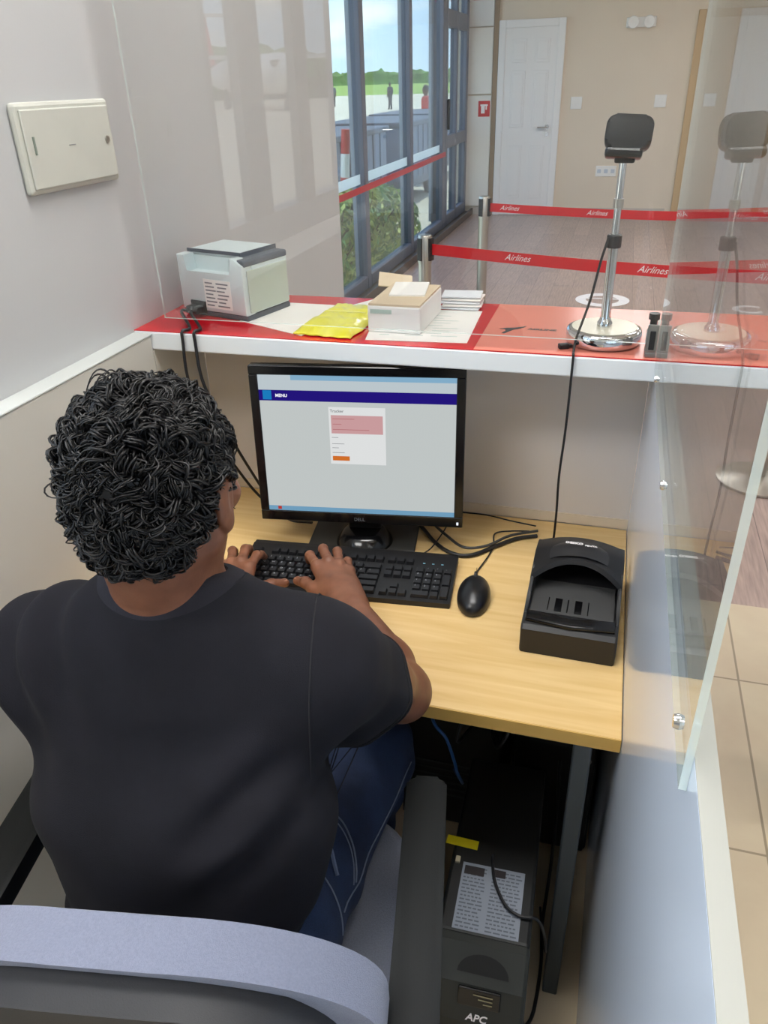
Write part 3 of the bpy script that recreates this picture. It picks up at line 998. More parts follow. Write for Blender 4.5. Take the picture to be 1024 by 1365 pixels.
t = thing('screen_clamp', 'chrome clamp with black pad holding the clear screens on the counter edge', 'clamp', (0.0735, 1.345, 1.1276))
MB().bb((-0.009, -0.019, 0), (0.009, 0.022, 0.010), bev=0.002).bb((-0.009, -0.019, 0.010), (0.009, -0.0145, 0.056), bev=0.0015).bb((-0.009, -0.0085, 0.010), (0.009, 0.022, 0.040), bev=0.003).build('clamp_body', mat('grey_clamp_metal', srgb(150, 152, 150), 0.3, metal=0.8), t)
MB().bb((-0.0045, -0.0215, 0.014), (0.0045, -0.019, 0.046), bev=0.001).build('black_pad', M_black, t)
MB().cyl((0.0, 0.010, 0.040), (0.0, 0.010, 0.062), 0.006).lathe([(0.0, 0.058), (0.009, 0.058), (0.009, 0.068), (0, 0.068)], (0, 0.010, 0), 16).build('clamp_knob', M_black, t)

# ================================================================== desk
t = thing('desk', 'pale maple office desk with dark grey metal legs', 'desk', (-0.39, 0.88, 0))
T = Matrix.Translation(V((0.39, -0.88, 0)))
MB().bb((-0.871, 0.8825, 0.663), (0.088, 1.506, 0.688), bev=0.0015, seg=1).xf(T).build('desktop', M_oak, t)
MB().bb((-0.871, 0.8800, 0.6635), (0.088, 0.8824, 0.6875)).xf(T).build('edge_band', M_oakedge, t)
M_leg = mat('dark_grey_metal', srgb(66, 74, 80), 0.45, metal=0.3)
for x in (0.035, -0.80):
    for y in (0.90, 1.46):
        MB().bb((x - 0.014, y - 0.02, 0.0), (x + 0.014, y + 0.02, 0.6628), bev=0.003).xf(T).build('leg', M_leg, t)
    MB().bb((x - 0.014, 0.92, 0.62), (x + 0.014, 1.44, 0.6628), bev=0.003).xf(T).build('side_rail', M_leg, t)
MB().bb((-0.786, 1.455, 0.25), (0.02, 1.465, 0.6628)).xf(T).build('modesty_panel', M_dark, t)

# ================================================================== switch box on the wall
t = thing('electrical_cover', 'blank off white square cover plate on the left wall', 'cover', (-0.9118, 1.225, 1.468), 0)
cv = mat('aged_white_plastic', srgb(196, 197, 188), 0.45, var=0.03, scale=12)
MB().bb((0, -0.125, -0.066), (0.012, 0.125, 0.066), bev=0.006).build('cover_plate', cv, t)
MB().bb((0.012, -0.115, -0.058), (0.016, 0.115, 0.056), bev=0.004).build('raised_lid', cv, t)
MB().bb((0.016, -0.100, -0.008), (0.0185, -0.097, 0.018)).build('latch', mat('dull_green_grey', srgb(130, 140, 130), 0.5), t)
MB().lathe([(0.006, 0.016), (0.006, 0.018), (0.0, 0.018)], (0, 0.098, 0.002), 14, 'X').build('screw', M_steel, t)
MB().bb((0.0162, -0.012, 0.0), (0.0166, 0.006, 0.001)).build('scratch', M_grey, t)

# ================================================================== things on the counter
CT = 1.1269
# label printer (its back towards the desk)
t = thing('label_printer', 'pale grey desktop printer with carry recess, seen from behind on the counter', 'printer', (-0.768, 1.498, CT), -0.27)
M_prn = mat('pale_grey_green_plastic', srgb(206, 218, 220), 0.45, bump=0.04, bscale=400)
M_prn2 = mat('side_grey_plastic', srgb(188, 198, 188), 0.45)
M_slate = mat('slate_plastic', srgb(74, 82, 94), 0.45)
W, D, H = 0.087, 0.072, 0.122
b = MB()
# body with a handle recess cut in the upper back
b.prism([(-W, 0.012), (W, 0.012), (W, H - 0.012), (W - 0.020, H), (W - 0.032, H), (W - 0.032, H - 0.034), (-W + 0.022, H - 0.034), (-W + 0.022, H), (-W, H)], -D, -D + 0.03, 'XZ', bev=0.003)
b.bb((-W, -D + 0.03, 0.012), (W, D, H - 0.004), bev=0.004)
b.build('body', M_prn, t, smooth=True, angle=30)
MB().bb((W + 0.0002, -D + 0.012, 0.016), (W + 0.003, D - 0.006, H - 0.022), bev=0.002).build('side_cover', M_prn2, t)
MB().bb((-W + 0.004, -D + 0.032, H - 0.004), (W - 0.03, D - 0.002, H + 0.006), bev=0.003).build('lid', M_prn, t)
for lo, hi in (((-W + 0.003, -D + 0.030, H + 0.0005), (W - 0.03, -D + 0.033, H + 0.007)), ((W - 0.0295, -D + 0.030, H - 0.004), (W - 0.0265, D, H + 0.0065))):
    MB().bb(lo, hi).build('lid_edge', M_slate, t)
MB().bb((W - 0.034, -D + 0.004, H - 0.016), (W + 0.0015, D, H - 0.002), bev=0.004).build('dark_edge', M_slate, t)
MB().bb((-W, -D + 0.004, 0.0), (W, D, 0.0118), bev=0.003).build('base_strip', M_slate, t)
lb = MB(); lb.bb((-0.020, -D - 0.0006, 0.020), (0.052, -D - 0.0001, 0.078))
lb.build('rating_label', M_paper, t)
tx = MB()
for k in range(7):
    z = 0.071 - k * 0.0075
    tx.bb((-0.016, -D - 0.0010, z - 0.0016), (0.004 + 0.004 * (k % 3), -D - 0.0007, z + 0.0012))
    tx.bb((0.014 + 0.003 * (k % 2), -D - 0.0010, z - 0.0016), (0.046 - 0.005 * (k % 3), -D - 0.0007, z + 0.0012))
tx.build('label_print', M_grey, t)
MB().bb((-0.062, -D - 0.003, 0.006), (-0.020, -D + 0.001, 0.032), bev=0.002).build('socket_recess', M_black, t)
for dx in (-0.052, -0.032):
    MB().bb((dx - 0.007, -D - 0.022, 0.008), (dx + 0.007, -D - 0.003, 0.024), bev=0.003).build('plug', M_black, t)
MB().bb((-W - 0.003, -D + 0.02, H - 0.03), (-W, -D + 0.035, H - 0.018), bev=0.001).build('latch', M_slate, t)
# two printer leads hanging over the counter edge
def pw(x, y, z, loc, rz):
    return Matrix.Translation(V(loc)) @ Matrix.Rotation(rz, 4, 'Z') @ V((x, y, z))
p1 = pw(-0.052, -D - 0.022, 0.015, t.location, -0.27)
p2 = pw(-0.032, -D - 0.022, 0.015, t.location, -0.27)
def cable(name, pts, r, label, m=None, n=10, cat='cable', group=None):
    P = [V(p) for p in pts]
    base = P[0].copy()
    o = MB().tube([q - base for q in smooth_path(P, n)], r, 8).build(name, m or M_cable, None, base, smooth=True, angle=60)
    return tag(o, label, cat, group)
cable('printer_cable', [p1, p1 + V((-0.005, -0.02, 0.002)), (-0.795, 1.335, CT + 0.005), (-0.799, 1.312, 1.1310), (-0.800, 1.3095, 1.110), (-0.798, 1.305, 1.03), (-0.780, 1.32, 0.93), (-0.760, 1.40, 0.78), (-0.735, 1.44, 0.700), (-0.66, 1.40, 0.694), (-0.60, 1.38, 0.70)], 0.0032, 'black lead hanging over the counter edge below the printer, left of the two')
cable('printer_cable', [p2, p2 + V((0.0, -0.02, 0.002)), (-0.772, 1.335, CT + 0.005), (-0.773, 1.312, 1.1310), (-0.773, 1.3095, 1.110), (-0.765, 1.304, 1.03), (-0.735, 1.32, 0.92), (-0.715, 1.37, 0.80), (-0.690, 1.395, 0.722), (-0.640, 1.37, 0.696), (-0.58, 1.36, 0.70)], 0.0032, 'black lead hanging over the counter edge below the printer, right of the two')

# papers
def sheet_of_paper(corners, z, label, m=M_paper, name='paper_sheet', th=0.0012, group=None, lines=0):
    c = V((sum(p[0] for p in corners) / 4, sum(p[1] for p in corners) / 4, z))
    t = thing(name, label, 'paper', c, 0, group)
    MB().prism([(p[0] - c.x, p[1] - c.y) for p in corners], 0, th).build('sheet', m, t)
    if lines:
        a, b_, d = V((*corners[0], 0)) - c, V((*corners[1], 0)) - c, V((*corners[3], 0)) - c
        mb = MB()
        for k in range(lines):
            u = 0.15 + 0.7 * k / lines
            for j in range(3):
                p = a + (b_ - a) * (0.12 + 0.26 * j) + (d - a) * u
                q = p + (b_ - a) * (0.10 + 0.08 * ((k + j) % 3))
                w = (d - a).normalized() * 0.003
                mb.mesh_data([V((v.x, v.y, th + 0.0003)) for v in (p, q, q + w, p + w)], [(0, 1, 2, 3)])
        mb.build('print', mat('pale_print', srgb(176, 196, 190), 0.7), t)
    return t
sheet_of_paper([(-0.725, 1.415), (-0.560, 1.338), (-0.500, 1.565), (-0.690, 1.570)], CT, 'white sheet lying under the yellow packet beside the printer', th=0.0008)
sheet_of_paper([(-0.432, 1.337), (-0.243, 1.352), (-0.252, 1.572), (-0.470, 1.560)], CT, 'large white printed sheet under the white paper box', lines=9, th=0.0008)
sheet_of_paper([(-0.575, 1.50), (-0.475, 1.45), (-0.400, 1.62), (-0.50, 1.63)], CT + 0.0009, 'white sheet sticking out behind the yellow packet', th=0.0008)
# yellow wrapped packet
t = thing('yellow_packet', 'yellow translucent wrapped packet of forms on the counter', 'packet', (-0.509, 1.440, CT + 0.0020), -0.10)
M_yel = mat('yellow_film', srgb(232, 226, 44), 0.28, var=0.08, scale=18, bump=0.5, bscale=60, coat=0.4, col2=srgb(244, 242, 120))
bm = bmesh.new()
bmesh.ops.create_grid(bm, x_segments=20, y_segments=24, size=0.5)
rr = np.random.RandomState(3)
mb = MB()
n_, m_ = 21, 25
top = []; bot = []
for j in range(m_):
    for i in range(n_):
        u, v = i / (n_ - 1) - .5, j / (m_ - 1) - .5
        e_ = max(abs(u), abs(v)) * 2
        z = 0.017 * (1 - e_ ** 5) + 0.002 + 0.0020 * math.sin(34 * v + 3 * math.sin(9 * u)) * (1 - e_ ** 6) + 0.0012 * math.sin(50 * u + 20 * v) * (1 - e_ ** 4)
        top.append((u * 0.118 * (1 + 0.03 * math.sin(20 * v)), v * 0.205 * (1 + 0.02 * math.sin(25 * u)), z))
        bot.append((top[-1][0], top[-1][1], 0))
bm.free()
fs = []
for j in range(m_ - 1):
    for i in range(n_ - 1):
        a = j * n_ + i
        fs.append((a, a + 1, a + n_ + 1, a + n_)); o_ = n_ * m_
        fs.append((o_ + a, o_ + a + n_, o_ + a + n_ + 1, o_ + a + 1))
ring = [i for i in range(n_)] + [j * n_ + n_ - 1 for j in range(1, m_)] + [(m_ - 1) * n_ + i for i in range(n_ - 2, -1, -1)] + [j * n_ for j in range(m_ - 2, 0, -1)]
for k in range(len(ring)):
    a, b_ = ring[k], ring[(k + 1) % len(ring)]
    fs.append((a, n_ * m_ + a, n_ * m_ + b_, b_))
mb.mesh_data(top + bot, fs)
mb.build('wrapped_block', M_yel, t, smooth=True)
MB().box((0.006, 0.0, 0.0215), (0.080, 0.003, 0.0012), (0, 0, 0.05)).build('film_seam', mat('pale_yellow_film', srgb(246, 244, 160), 0.3), t)
# white paper box, kraft top
t = thing('paper_box', 'white box of slips with open kraft brown top on the counter', 'box', (-0.388, 1.470, CT + 0.0010), -0.02)
MB().bb((-0.052, -0.085, 0), (0.052, 0.085, 0.050), bev=0.003).build('box_body', M_whitep, t)
M_kraft = mat('kraft_card', srgb(214, 196, 168), 0.7, var=0.05, scale=10)
MB().bb((-0.050, -0.083, 0.0502), (0.050, 0.085, 0.054)).build('slips', M_kraft, t)
MB().box((-0.050, 0.100, 0.055), (0.07, 0.06, 0.002), (0.25, 0.15, 0.3)).build('flap', M_kraft, t)
MB().box((0.0, 0.03, 0.0565), (0.07, 0.10, 0.003), (0.02, 0, 0.15)).build('loose_slip', M_paper, t)
MB().bb((-0.046, -0.0856, 0.036), (-0.004, -0.0851, 0.044)).build('box_print', mat('pale_print', srgb(176, 196, 190), 0.7), t)
# flat stack of forms near the rear edge
t = thing('form_stack', 'small stack of white forms at the rear edge of the counter', 'paper', (-0.300, 1.595, CT + 0.0010), 0.03)
for k in range(5):
    MB().box((0.003 * (k % 2), 0.002 * k, 0.003 + 0.0055 * k), (0.082, 0.055, 0.004), (0, 0, 0.05 * ((k * 2) % 3 - 1)), bev=0.0008, seg=1).build('form', M_paper if k % 2 else mat('bluish_paper', srgb(222, 226, 232), 0.6), t)

# camera on a chrome stand
t = thing('camera_stand', 'black camera on a chrome pole with round chrome base on the counter', 'camera', (-0.006, 1.405, CT + 0.0006))
MB().lathe([(0.0, 0.0), (0.060, 0.0), (0.0645, 0.003), (0.0655, 0.008), (0.0655, 0.022), (0.063, 0.026), (0.058, 0.0275), (0.0, 0.0285)], (0, 0, 0), 64).build('round_base', M_chrome, t, smooth=True, angle=50)
MB().lathe([(0.0, 0.0282), (0.0565, 0.0277), (0.0565, 0.0287), (0.0, 0.0292)], (0, 0, 0), 64).build('base_cover', mat('cream_enamel', srgb(232, 226, 206), 0.25), t)
MB().lathe([(0.013, 0.029), (0.013, 0.036), (0.010, 0.040), (0.0085, 0.046), (0.0085, 0.165), (0.0, 0.165)], (0, 0, 0), 24).build('lower_pole', M_chrome, t, smooth=True)
MB().lathe([(0.0, 0.163), (0.012, 0.163), (0.0125, 0.166), (0.0125, 0.182), (0.011, 0.184), (0.0, 0.184)], (0, 0, 0), 20).build('collar', M_black, t)
MB().lathe([(0.0, 0.183), (0.006, 0.183), (0.006, 0.300), (0.0, 0.300)], (0, 0, 0), 24).build('upper_pole', M_chrome, t, smooth=True)
MB().lathe([(0.0, 0.226), (0.0085, 0.226), (0.0085, 0.240), (0.0, 0.240)], (0, 0, 0), 20).build('ring', M_steel, t)
hd = MB().prism(rounded_rect(0.072, 0.050, 0.014), -0.016, 0.016, 'XZ', bev=0.006, seg=3)
hd.xf(Matrix.Translation(V((0.004, 0.004, 0.336))) @ Matrix.Rotation(-0.25, 4, 'X') @ Matrix.Rotation(0.06, 4, 'Y'))
hd.build('camera_head', M_black, t, smooth=True)
MB().box((-0.001, -0.006, 0.308), (0.058, 0.030, 0.016), (-0.2, 0.04, 0), bev=0.005).bb((-0.014, -0.012, 0.294), (0.018, 0.012, 0.302), bev=0.003).build('hinge_clip', M_blackg, t)
MB().lathe([(0.0, 0.018), (0.012, 0.018), (0.013, 0.024), (0.009, 0.026), (0.0, 0.025)], (0.004, 0.006, 0.338), 24, 'Y').build('lens', M_blackg, t)
cable('camera_cable', [(-0.016, 1.392, 1.305), (-0.024, 1.383, 1.27), (-0.034, 1.370, 1.21), (-0.050, 1.345, 1.150), (-0.052, 1.324, 1.1320), (-0.0515, 1.3115, 1.1300), (-0.051, 1.310, 1.118), (-0.052, 1.306, 1.00), (-0.056, 1.308, 0.90), (-0.055, 1.318, 0.80), (-0.060, 1.330, 0.720), (-0.085, 1.345, 0.693)], 0.0022, 'thin black cable running from the camera stand down behind the scanner')
t = thing('cable_plug', 'small black plug lying by the round chrome camera base', 'plug', (-0.070, 1.352, CT + 0.0006), 0.4)
MB().bb((-0.010, -0.006, 0), (0.008, 0.006, 0.009), bev=0.002).bb((0.008, -0.0045, 0.002), (0.014, 0.0045, 0.007)).build('plug_body', M_black, t)

# ================================================================== monitor
MY = math.radians(8.2)
t = thing('monitor', 'black framed desktop monitor showing a pale web page', 'monitor', (-0.448, 1.330, 0.688), MY)
W2, ZB, ZT = 0.2075, 0.070, 0.396
TL = Matrix.Translation(V((0, -0.035, ZB))) @ Matrix.Rotation(math.radians(-3.5), 4, 'X')
def mon(mb): return mb.xf(TL)
HH = ZT - ZB
b = MB()
for lo, hi in (((-W2, -0.010, 0), (W2, 0.012, 0.022)), ((-W2, -0.010, HH - 0.018), (W2, 0.012, HH)), ((-W2, -0.010, 0.022), (-W2 + 0.017, 0.012, HH - 0.018)), ((W2 - 0.017, -0.010, 0.022), (W2, 0.012, HH - 0.018))):
    b.bb(lo, hi, bev=0.0015, seg=1)
mon(b).build('bezel', M_blackg, t)
mon(MB().prism(rounded_rect(2 * W2 - 0.01, HH - 0.01, 0.01), 0.012, 0.03, 'XZ', bev=0.006).xf(Matrix.Translation(V((0, 0, HH / 2))))).build('back_shell', M_black, t)
scr = emit_mat('screen_page', srgb(205, 211, 210), 0.72)
S = mon(MB().bb((-W2 + 0.017, -0.0065, 0.022), (W2 - 0.017, -0.004, HH - 0.018))).build('screen', scr, t)
SX0, SX1, SZ0, SZ1 = -W2 + 0.017, W2 - 0.017, 0.022, HH - 0.018
SW, SH = SX1 - SX0, SZ1 - SZ0
def patch(name, u0, u1, v0, v1, m, lvl=1):
    """u from the left, v from the top of the screen, both 0..1"""
    y = -0.0066 - 0.0003 * lvl
    return mon(MB().bb((SX0 + u0 * SW, y - 0.0002, SZ1 - v1 * SH), (SX0 + u1 * SW, y, SZ1 - v0 * SH))).build(name, m, S)
def em(name, c, s=0.72): return MATS.get(name) or emit_mat(name, srgb(*c), s)
patch('browser_bar', 0, 1, 0.0, 0.105, em('browser_grey', (200, 212, 218)))
patch('title_strip', 0.17, 1, 0.0, 0.035, em('title_blue', (140, 184, 214)), 2)
tb = patch('page_header', 0, 1, 0.105, 0.180, em('header_navy', (36, 22, 124), 0.8))
patch('page_logo', 0.02, 0.065, 0.108, 0.172, em('logo_blue', (30, 132, 200)), 2)
patch('page_card', 0.355, 0.645, 0.215, 0.625, em('card_white', (226, 228, 228), 0.8))
patch('notice_block', 0.366, 0.632, 0.272, 0.402, em('notice_pink', (214, 166, 168)), 2)
nl = MB()
for k, w_ in enumerate((0.45, 0.18, 0.75)):
    z = SZ1 - (0.295 + 0.038 * k) * SH
    nl.bb((SX0 + 0.374 * SW, -0.0076, z - 0.0012), (SX0 + (0.374 + w_ * 0.25) * SW, -0.00745, z))
mon(nl).build('notice_text', em('notice_red', (190, 122, 126)), S)
patch('orange_button', 0.366, 0.455, 0.567, 0.600, em('button_orange', (206, 110, 42), 0.85), 2)
fl = MB()
for k, v_ in enumerate((0.43, 0.475, 0.505, 0.54)):
    z = SZ1 - v_ * SH
    fl.bb((SX0 + 0.366 * SW, -0.0073, z - 0.001), (SX0 + (0.40 + 0.03 * (k % 2)) * SW, -0.0071, z))
mon(fl).build('form_text', em('text_grey', (150, 152, 156)), S)
patch('task_bar', 0, 1, 0.965, 1.0, em('task_blue', (120, 168, 200)))
patch('task_icon', 0.05, 0.07, 0.968, 0.992, em('icon_red', (190, 60, 50)), 2)
def scr_text(name, s, u, v, size, m, bold=0.0):
    M = TL @ Matrix.Translation(V((SX0 + u * SW, -0.0075, SZ1 - v * SH))) @ Matrix.Rotation(PI / 2, 4, 'X')
    text_mb(s, size, M, bold).build(name, m, S)
scr_text('header_text', 'MENU', 0.085, 0.152, 0.0085, em('text_white', (235, 235, 245), 0.9), 0.0003)
scr_text('card_title', 'Tracker', 0.362, 0.252, 0.0085, em('text_dark', (70, 74, 78), 0.7))
mon(MB().bb((W2 - 0.012, -0.0108, 0.006), (W2 - 0.008, -0.0102, 0.012))).build('power_light', em('led_white', (240, 245, 255), 1.0), t)
mon(text_mb('DELL', 0.010, Matrix.Translation(V((-0.013, -0.0105, 0.006))) @ Matrix.Rotation(PI / 2, 4, 'X'))).build('maker_mark', M_grey, t)
# stand: neck, round foot and rectangular base plate
MB().bb((-0.035, 0.0, 0.012), (0.035, 0.025, 0.20), bev=0.006).build('stand_neck', M_black, t)
MB().lathe([(0.0, 0.004), (0.060, 0.006), (0.058, 0.012), (0.045, 0.030), (0.038, 0.034), (0.0, 0.034)], (0, -0.005, 0), 36).build('swivel_foot', M_blackg, t, smooth=True)
MB().bb((-0.118, -0.040, 0.0), (0.110, 0.115, 0.006), bev=0.002).build('base_plate', mat('charcoal_base', srgb(58, 58, 56), 0.5), t)

# ================================================================== keyboard
KY = math.radians(5.2)
t = thing('keyboard', 'black full size keyboard under the typing hands', 'keyboard', (-0.445, 1.196, 0.688), KY)
KW, KD = 0.430, 0.158
MB().prism([(-KD / 2, 0), (KD / 2, 0), (KD / 2, 0.019), (KD / 2 - 0.012, 0.0195), (-KD / 2, 0.011)], -KW / 2, KW / 2, 'YZ', bev=0.002).build('case', M_black, t)
M_key = mat('black_key', srgb(30, 30, 33), 0.42)
slope = math.atan2(0.0085, KD - 0.012)
key_mesh = {}
U1 = 0.0182
def add_key(x, y, w=1.0, h=1.0):
    k_ = (w, h)
    if k_ not in key_mesh:
        mb = MB()
        a, b_ = w * U1 / 2 - 0.0011, h * U1 / 2 - 0.0011
        vs = [(-a, -b_, 0), (a, -b_, 0), (a, b_, 0), (-a, b_, 0), (-a + .0016, -b_ + .0014, .0068), (a - .0016, -b_ + .0014, .0068), (a - .0016, b_ - .0022, .0068), (-a + .0016, b_ - .0022, .0068)]
        mb.mesh_data(vs, [(3, 2, 1, 0), (0, 1, 5, 4), (1, 2, 6, 5), (2, 3, 7, 6), (3, 0, 4, 7), (4, 5, 6, 7)])
        o = mb.build('key', M_key, t)
        key_mesh[k_] = o.data
    else:
        o = bpy.data.objects.new('key', key_mesh[k_]); COL.objects.link(o); o.parent = t
    o.location = (x, y, 0.0113 + (y + KD / 2) * math.tan(slope))
    o.rotation_euler = (slope, 0, 0)
leg = MB()
X0, Y0 = -KW / 2 + 0.012, -KD / 2 + 0.018
rows = [([1.5, 1.25, 1.25, 5.75, 1.25, 1.25, 1.25, 1.5], 0), ([2.25] + [1] * 10 + [2.75], 1), ([1.75] + [1] * 11 + [2.25], 2), ([1.5] + [1] * 12 + [1.5], 3), ([1] * 13 + [2], 4)]
letters = {1: '\u2191ZXCVBNM,./\u2191', 2: '\u21eaASDFGHJKL;\u23ce', 3: '\u21b9QWERTYUIOP[]\\', 4: '`1234567890-=\u2190'}
nk = 0
for ws, r in rows:
    x = X0
    for i, w_ in enumerate(ws):
        add_key(x + w_ * U1 / 2, Y0 + r * U1 + 0.0, w_); nk += 1
        if r in letters and i < len(letters[r]) and letters[r][i].isascii():
            y = Y0 + r * U1
            M = Matrix.Translation(V((x + 0.005, y + 0.0005, 0.0113 + (y + KD / 2) * math.tan(slope) + 0.0071))) @ Matrix.Rotation(slope, 4, 'X')
            text_mb(letters[r][i], 0.0065, M, 0.0, 0, leg)
        x += w_ * U1
fy = Y0 + 5.5 * U1
for i, xx in enumerate([0, 2, 3, 4, 5, 6.5, 7.5, 8.5, 9.5, 11, 12, 13, 14]):
    add_key(X0 + (xx + .5) * U1, fy); nk += 1
nx = X0 + 15.35 * U1
for i in range(3):
    for r in (3, 4, 5.5):
        add_key(nx + (i + .5) * U1, Y0 + r * U1); nk += 1
for i in range(3):
    add_key(nx + (i + .5) * U1, Y0); nk += 1
add_key(nx + 1.5 * U1, Y0 + U1); nk += 1
px = X0 + 18.7 * U1
num = {(0, 1): '1', (1, 1): '2', (2, 1): '3', (0, 2): '4', (1, 2): '5', (2, 2): '6', (0, 3): '7', (1, 3): '8', (2, 3): '9', (1, 4): '/', (2, 4): '*', (3, 4): '-'}
for i in range(4):
    for r in range(5):
        if i == 3 and r in (1, 3): continue
        if i == 0 and r == 0: continue
        if i == 1 and r == 0: add_key(px + 1.0 * U1, Y0, 2.0); nk += 1; continue
        hh = 2.0 if (i == 3 and r in (0, 2)) else 1.0
        y = Y0 + (r + (0.5 if hh > 1 else 0)) * U1
        add_key(px + (i + .5) * U1, y, 1.0, hh); nk += 1
        if (i, r) in num:
            M = Matrix.Translation(V((px + i * U1 + 0.005, y + 0.0005, 0.0113 + (y + KD / 2) * math.tan(slope) + 0.0071))) @ Matrix.Rotation(slope, 4, 'X')
            text_mb(num[(i, r)], 0.0065, M, 0, 0, leg)
leg.build('key_lettering', mat('key_print', srgb(176, 180, 186), 0.5), t)['kind'] = 'stuff'
for i in range(3):
    MB().bb((px + (i + .6) * U1, fy - 0.003, 0.0195), (px + (i + .85) * U1, fy - 0.001, 0.0203)).build('status_light', mat('pale_blue_led', srgb(120, 170, 190), 0.4, emit=0.2), t)

# ================================================================== mouse
t = thing('mouse', 'black corded mouse right of the keyboard', 'mouse', (-0.186, 1.180, 0.688), math.radians(5))
s = SDF((-0.05, -0.08, -0.01), (0.05, 0.08, 0.06), 0.002)
s.ell((0, -0.004, 0.008), (0.0315, 0.058, 0.030), 0.0).half((0, 0, 0.0015), (0, 0, -1))
s.mesh().build('shell', mat('satin_black', srgb(24, 25, 28), 0.3), t, smooth=True, angle=70)
MB().bb((-0.0004, 0.012, 0.0305), (0.0004, 0.052, 0.0365)).build('button_split', M_blackg, t)
MB().lathe([(0.0, -0.003), (0.008, -0.003), (0.009, 0), (0.008, 0.003), (0.0, 0.003)], (0, 0.028, 0.0335), 18, 'X').build('scroll_wheel', M_rubber, t, smooth=True)
R5 = Matrix.Rotation(-math.radians(5), 4, 'Z')
def mloc(p): return R5 @ (V(p) - t.location)
MB().tube(smooth_path([mloc(p) for p in [(-0.192, 1.238, 0.700), (-0.196, 1.262, 0.692), (-0.183, 1.33, 0.6912), (-0.179, 1.372, 0.692), (-0.183, 1.416, 0.694), (-0.150, 1.428, 0.698), (-0.112, 1.432, 0.7005)]], 8), 0.0017, 6).build('cord', M_cable, t, smooth=True)

# ================================================================== desk cables
cable('desk_cable', [(-0.395, 1.452, 0.692), (-0.350, 1.418, 0.693), (-0.300, 1.352, 0.6935), (-0.255, 1.318, 0.6935), (-0.215, 1.322, 0.6935), (-0.170, 1.372, 0.6935), (-0.135, 1.408, 0.6935), (-0.095, 1.428, 0.6935)], 0.0042, 'thick black cable curving across the desk from monitor to scanner')
cable('desk_cable', [(-0.375, 1.462, 0.702), (-0.335, 1.432, 0.7015), (-0.282, 1.375, 0.7015), (-0.235, 1.335, 0.7015), (-0.190, 1.352, 0.7015), (-0.150, 1.402, 0.7015), (-0.095, 1.436, 0.7015)], 0.0030, 'black cable lying on the thick desk cable, behind the mouse', m=mat('grey_black_cable', srgb(58, 58, 58), 0.5))
cable('desk_cable', [(-0.330, 1.470, 0.7075), (-0.27, 1.468, 0.7075), (-0.21, 1.468, 0.7075), (-0.155, 1.455, 0.7075), (-0.10, 1.445, 0.7075)], 0.0016, 'thin dark lead running straight along the rear of the desk')
cable('desk_cable', [(-0.300, 1.455, 0.7120), (-0.287, 1.425, 0.7120), (-0.285, 1.38, 0.7120), (-0.300, 1.322, 0.7000), (-0.318, 1.295, 0.694)], 0.0015, 'thin lead dropping from the monitor corner to the keyboard')

# ================================================================== passport scanner
t = thing('passport_scanner', 'black hooded passport scanner on the right end of the desk', 'scanner', (-0.004, 1.165, 0.688), math.radians(-1.0))
w = 0.079
body = MB()
# side profile (y, z): low front, sloping bed, tall rear
prof = [(-0.118, 0.0), (0.125, 0.0), (0.125, 0.060), (0.030, 0.040), (-0.060, 0.050), (-0.085, 0.060), (-0.112, 0.056), (-0.120, 0.050)]
body.prism(prof, -w, w, 'YZ', bev=0.004)
body.build('body', M_blackg if False else M_black, t)
# side cheeks beside the bed
for sx in (-1, 1):
    MB().prism([(-0.085, 0.058), (0.020, 0.050), (0.020, 0.085), (-0.055, 0.064)], sx * w - 0.006 * (sx > 0), sx * w + 0.006 * (sx < 0), 'YZ', bev=0.002).build('side_cheek', M_black, t)
# document bed
bed = MB().prism([(-0.078, 0.0515), (0.040, 0.0445), (0.040, 0.0475), (-0.078, 0.0545)], -w + 0.009, w - 0.009, 'YZ')
bd = bed.build('document_bed', mat('dark_scan_glass', srgb(74, 74, 74), 0.22), t)
for x0, x1 in ((-0.042, -0.0405), (-0.030, -0.018), (-0.009, -0.007), (0.004, 0.016), (0.026, 0.0275)):
    MB().prism([(-0.062, 0.0537), (-0.020, 0.0512), (-0.020, 0.0518), (-0.062, 0.0543)], x0, x1, 'YZ').build('bed_mark', M_blackg, bd)
# raised glossy front lip with a shallow V
lip = MB()
xs = [(-w + 0.006, -0.080), (-0.03, -0.084), (0.0, -0.097), (0.03, -0.084), (w - 0.006, -0.080), (w - 0.006, -0.106), (0.0, -0.114), (-w + 0.006, -0.106)]
lip.prism(xs[::-1], 0.0555, 0.0645, 'XY', bev=0.003)
lip.build('front_lip', M_blackg, t, smooth=True, angle=35)
# hood: arched front, sloping roof
hood = MB()
NX = 17
def hz(u): return 0.112 - 0.018 * u * u
vs, fs = [], []
for i in range(NX):
    u = -1 + 2 * i / (NX - 1)
    x = u * w
    yf = 0.018 - 0.014 * (u * u) + 0.0     # front edge bows back in the middle
    yf = 0.022 - 0.030 * abs(u) ** 2.2
    vs += [(x, yf, hz(u) - 0.012 - 0.010 * u * u), (x, yf + 0.004, hz(u) - 0.004 - 0.008 * u * u), (x, 0.060, hz(u) + 0.002), (x, 0.110, hz(u) * 0.93), (x, 0.127, 0.080), (x, 0.127, 0.058), (x, 0.100, 0.058), (x, 0.100, hz(u) * 0.93 - 0.012), (x, 0.060, hz(u) - 0.014)]
P_ = 9
for i in range(NX - 1):
    for k in range(P_):
        k2 = (k + 1) % P_
        fs.append((i * P_ + k, (i + 1) * P_ + k, (i + 1) * P_ + k2, i * P_ + k2))
hood.mesh_data(vs, fs + [tuple(range(P_)), tuple((NX - 1) * P_ + k for k in range(P_))])
hd = hood.build('hood', M_black, t, smooth=True, angle=50)
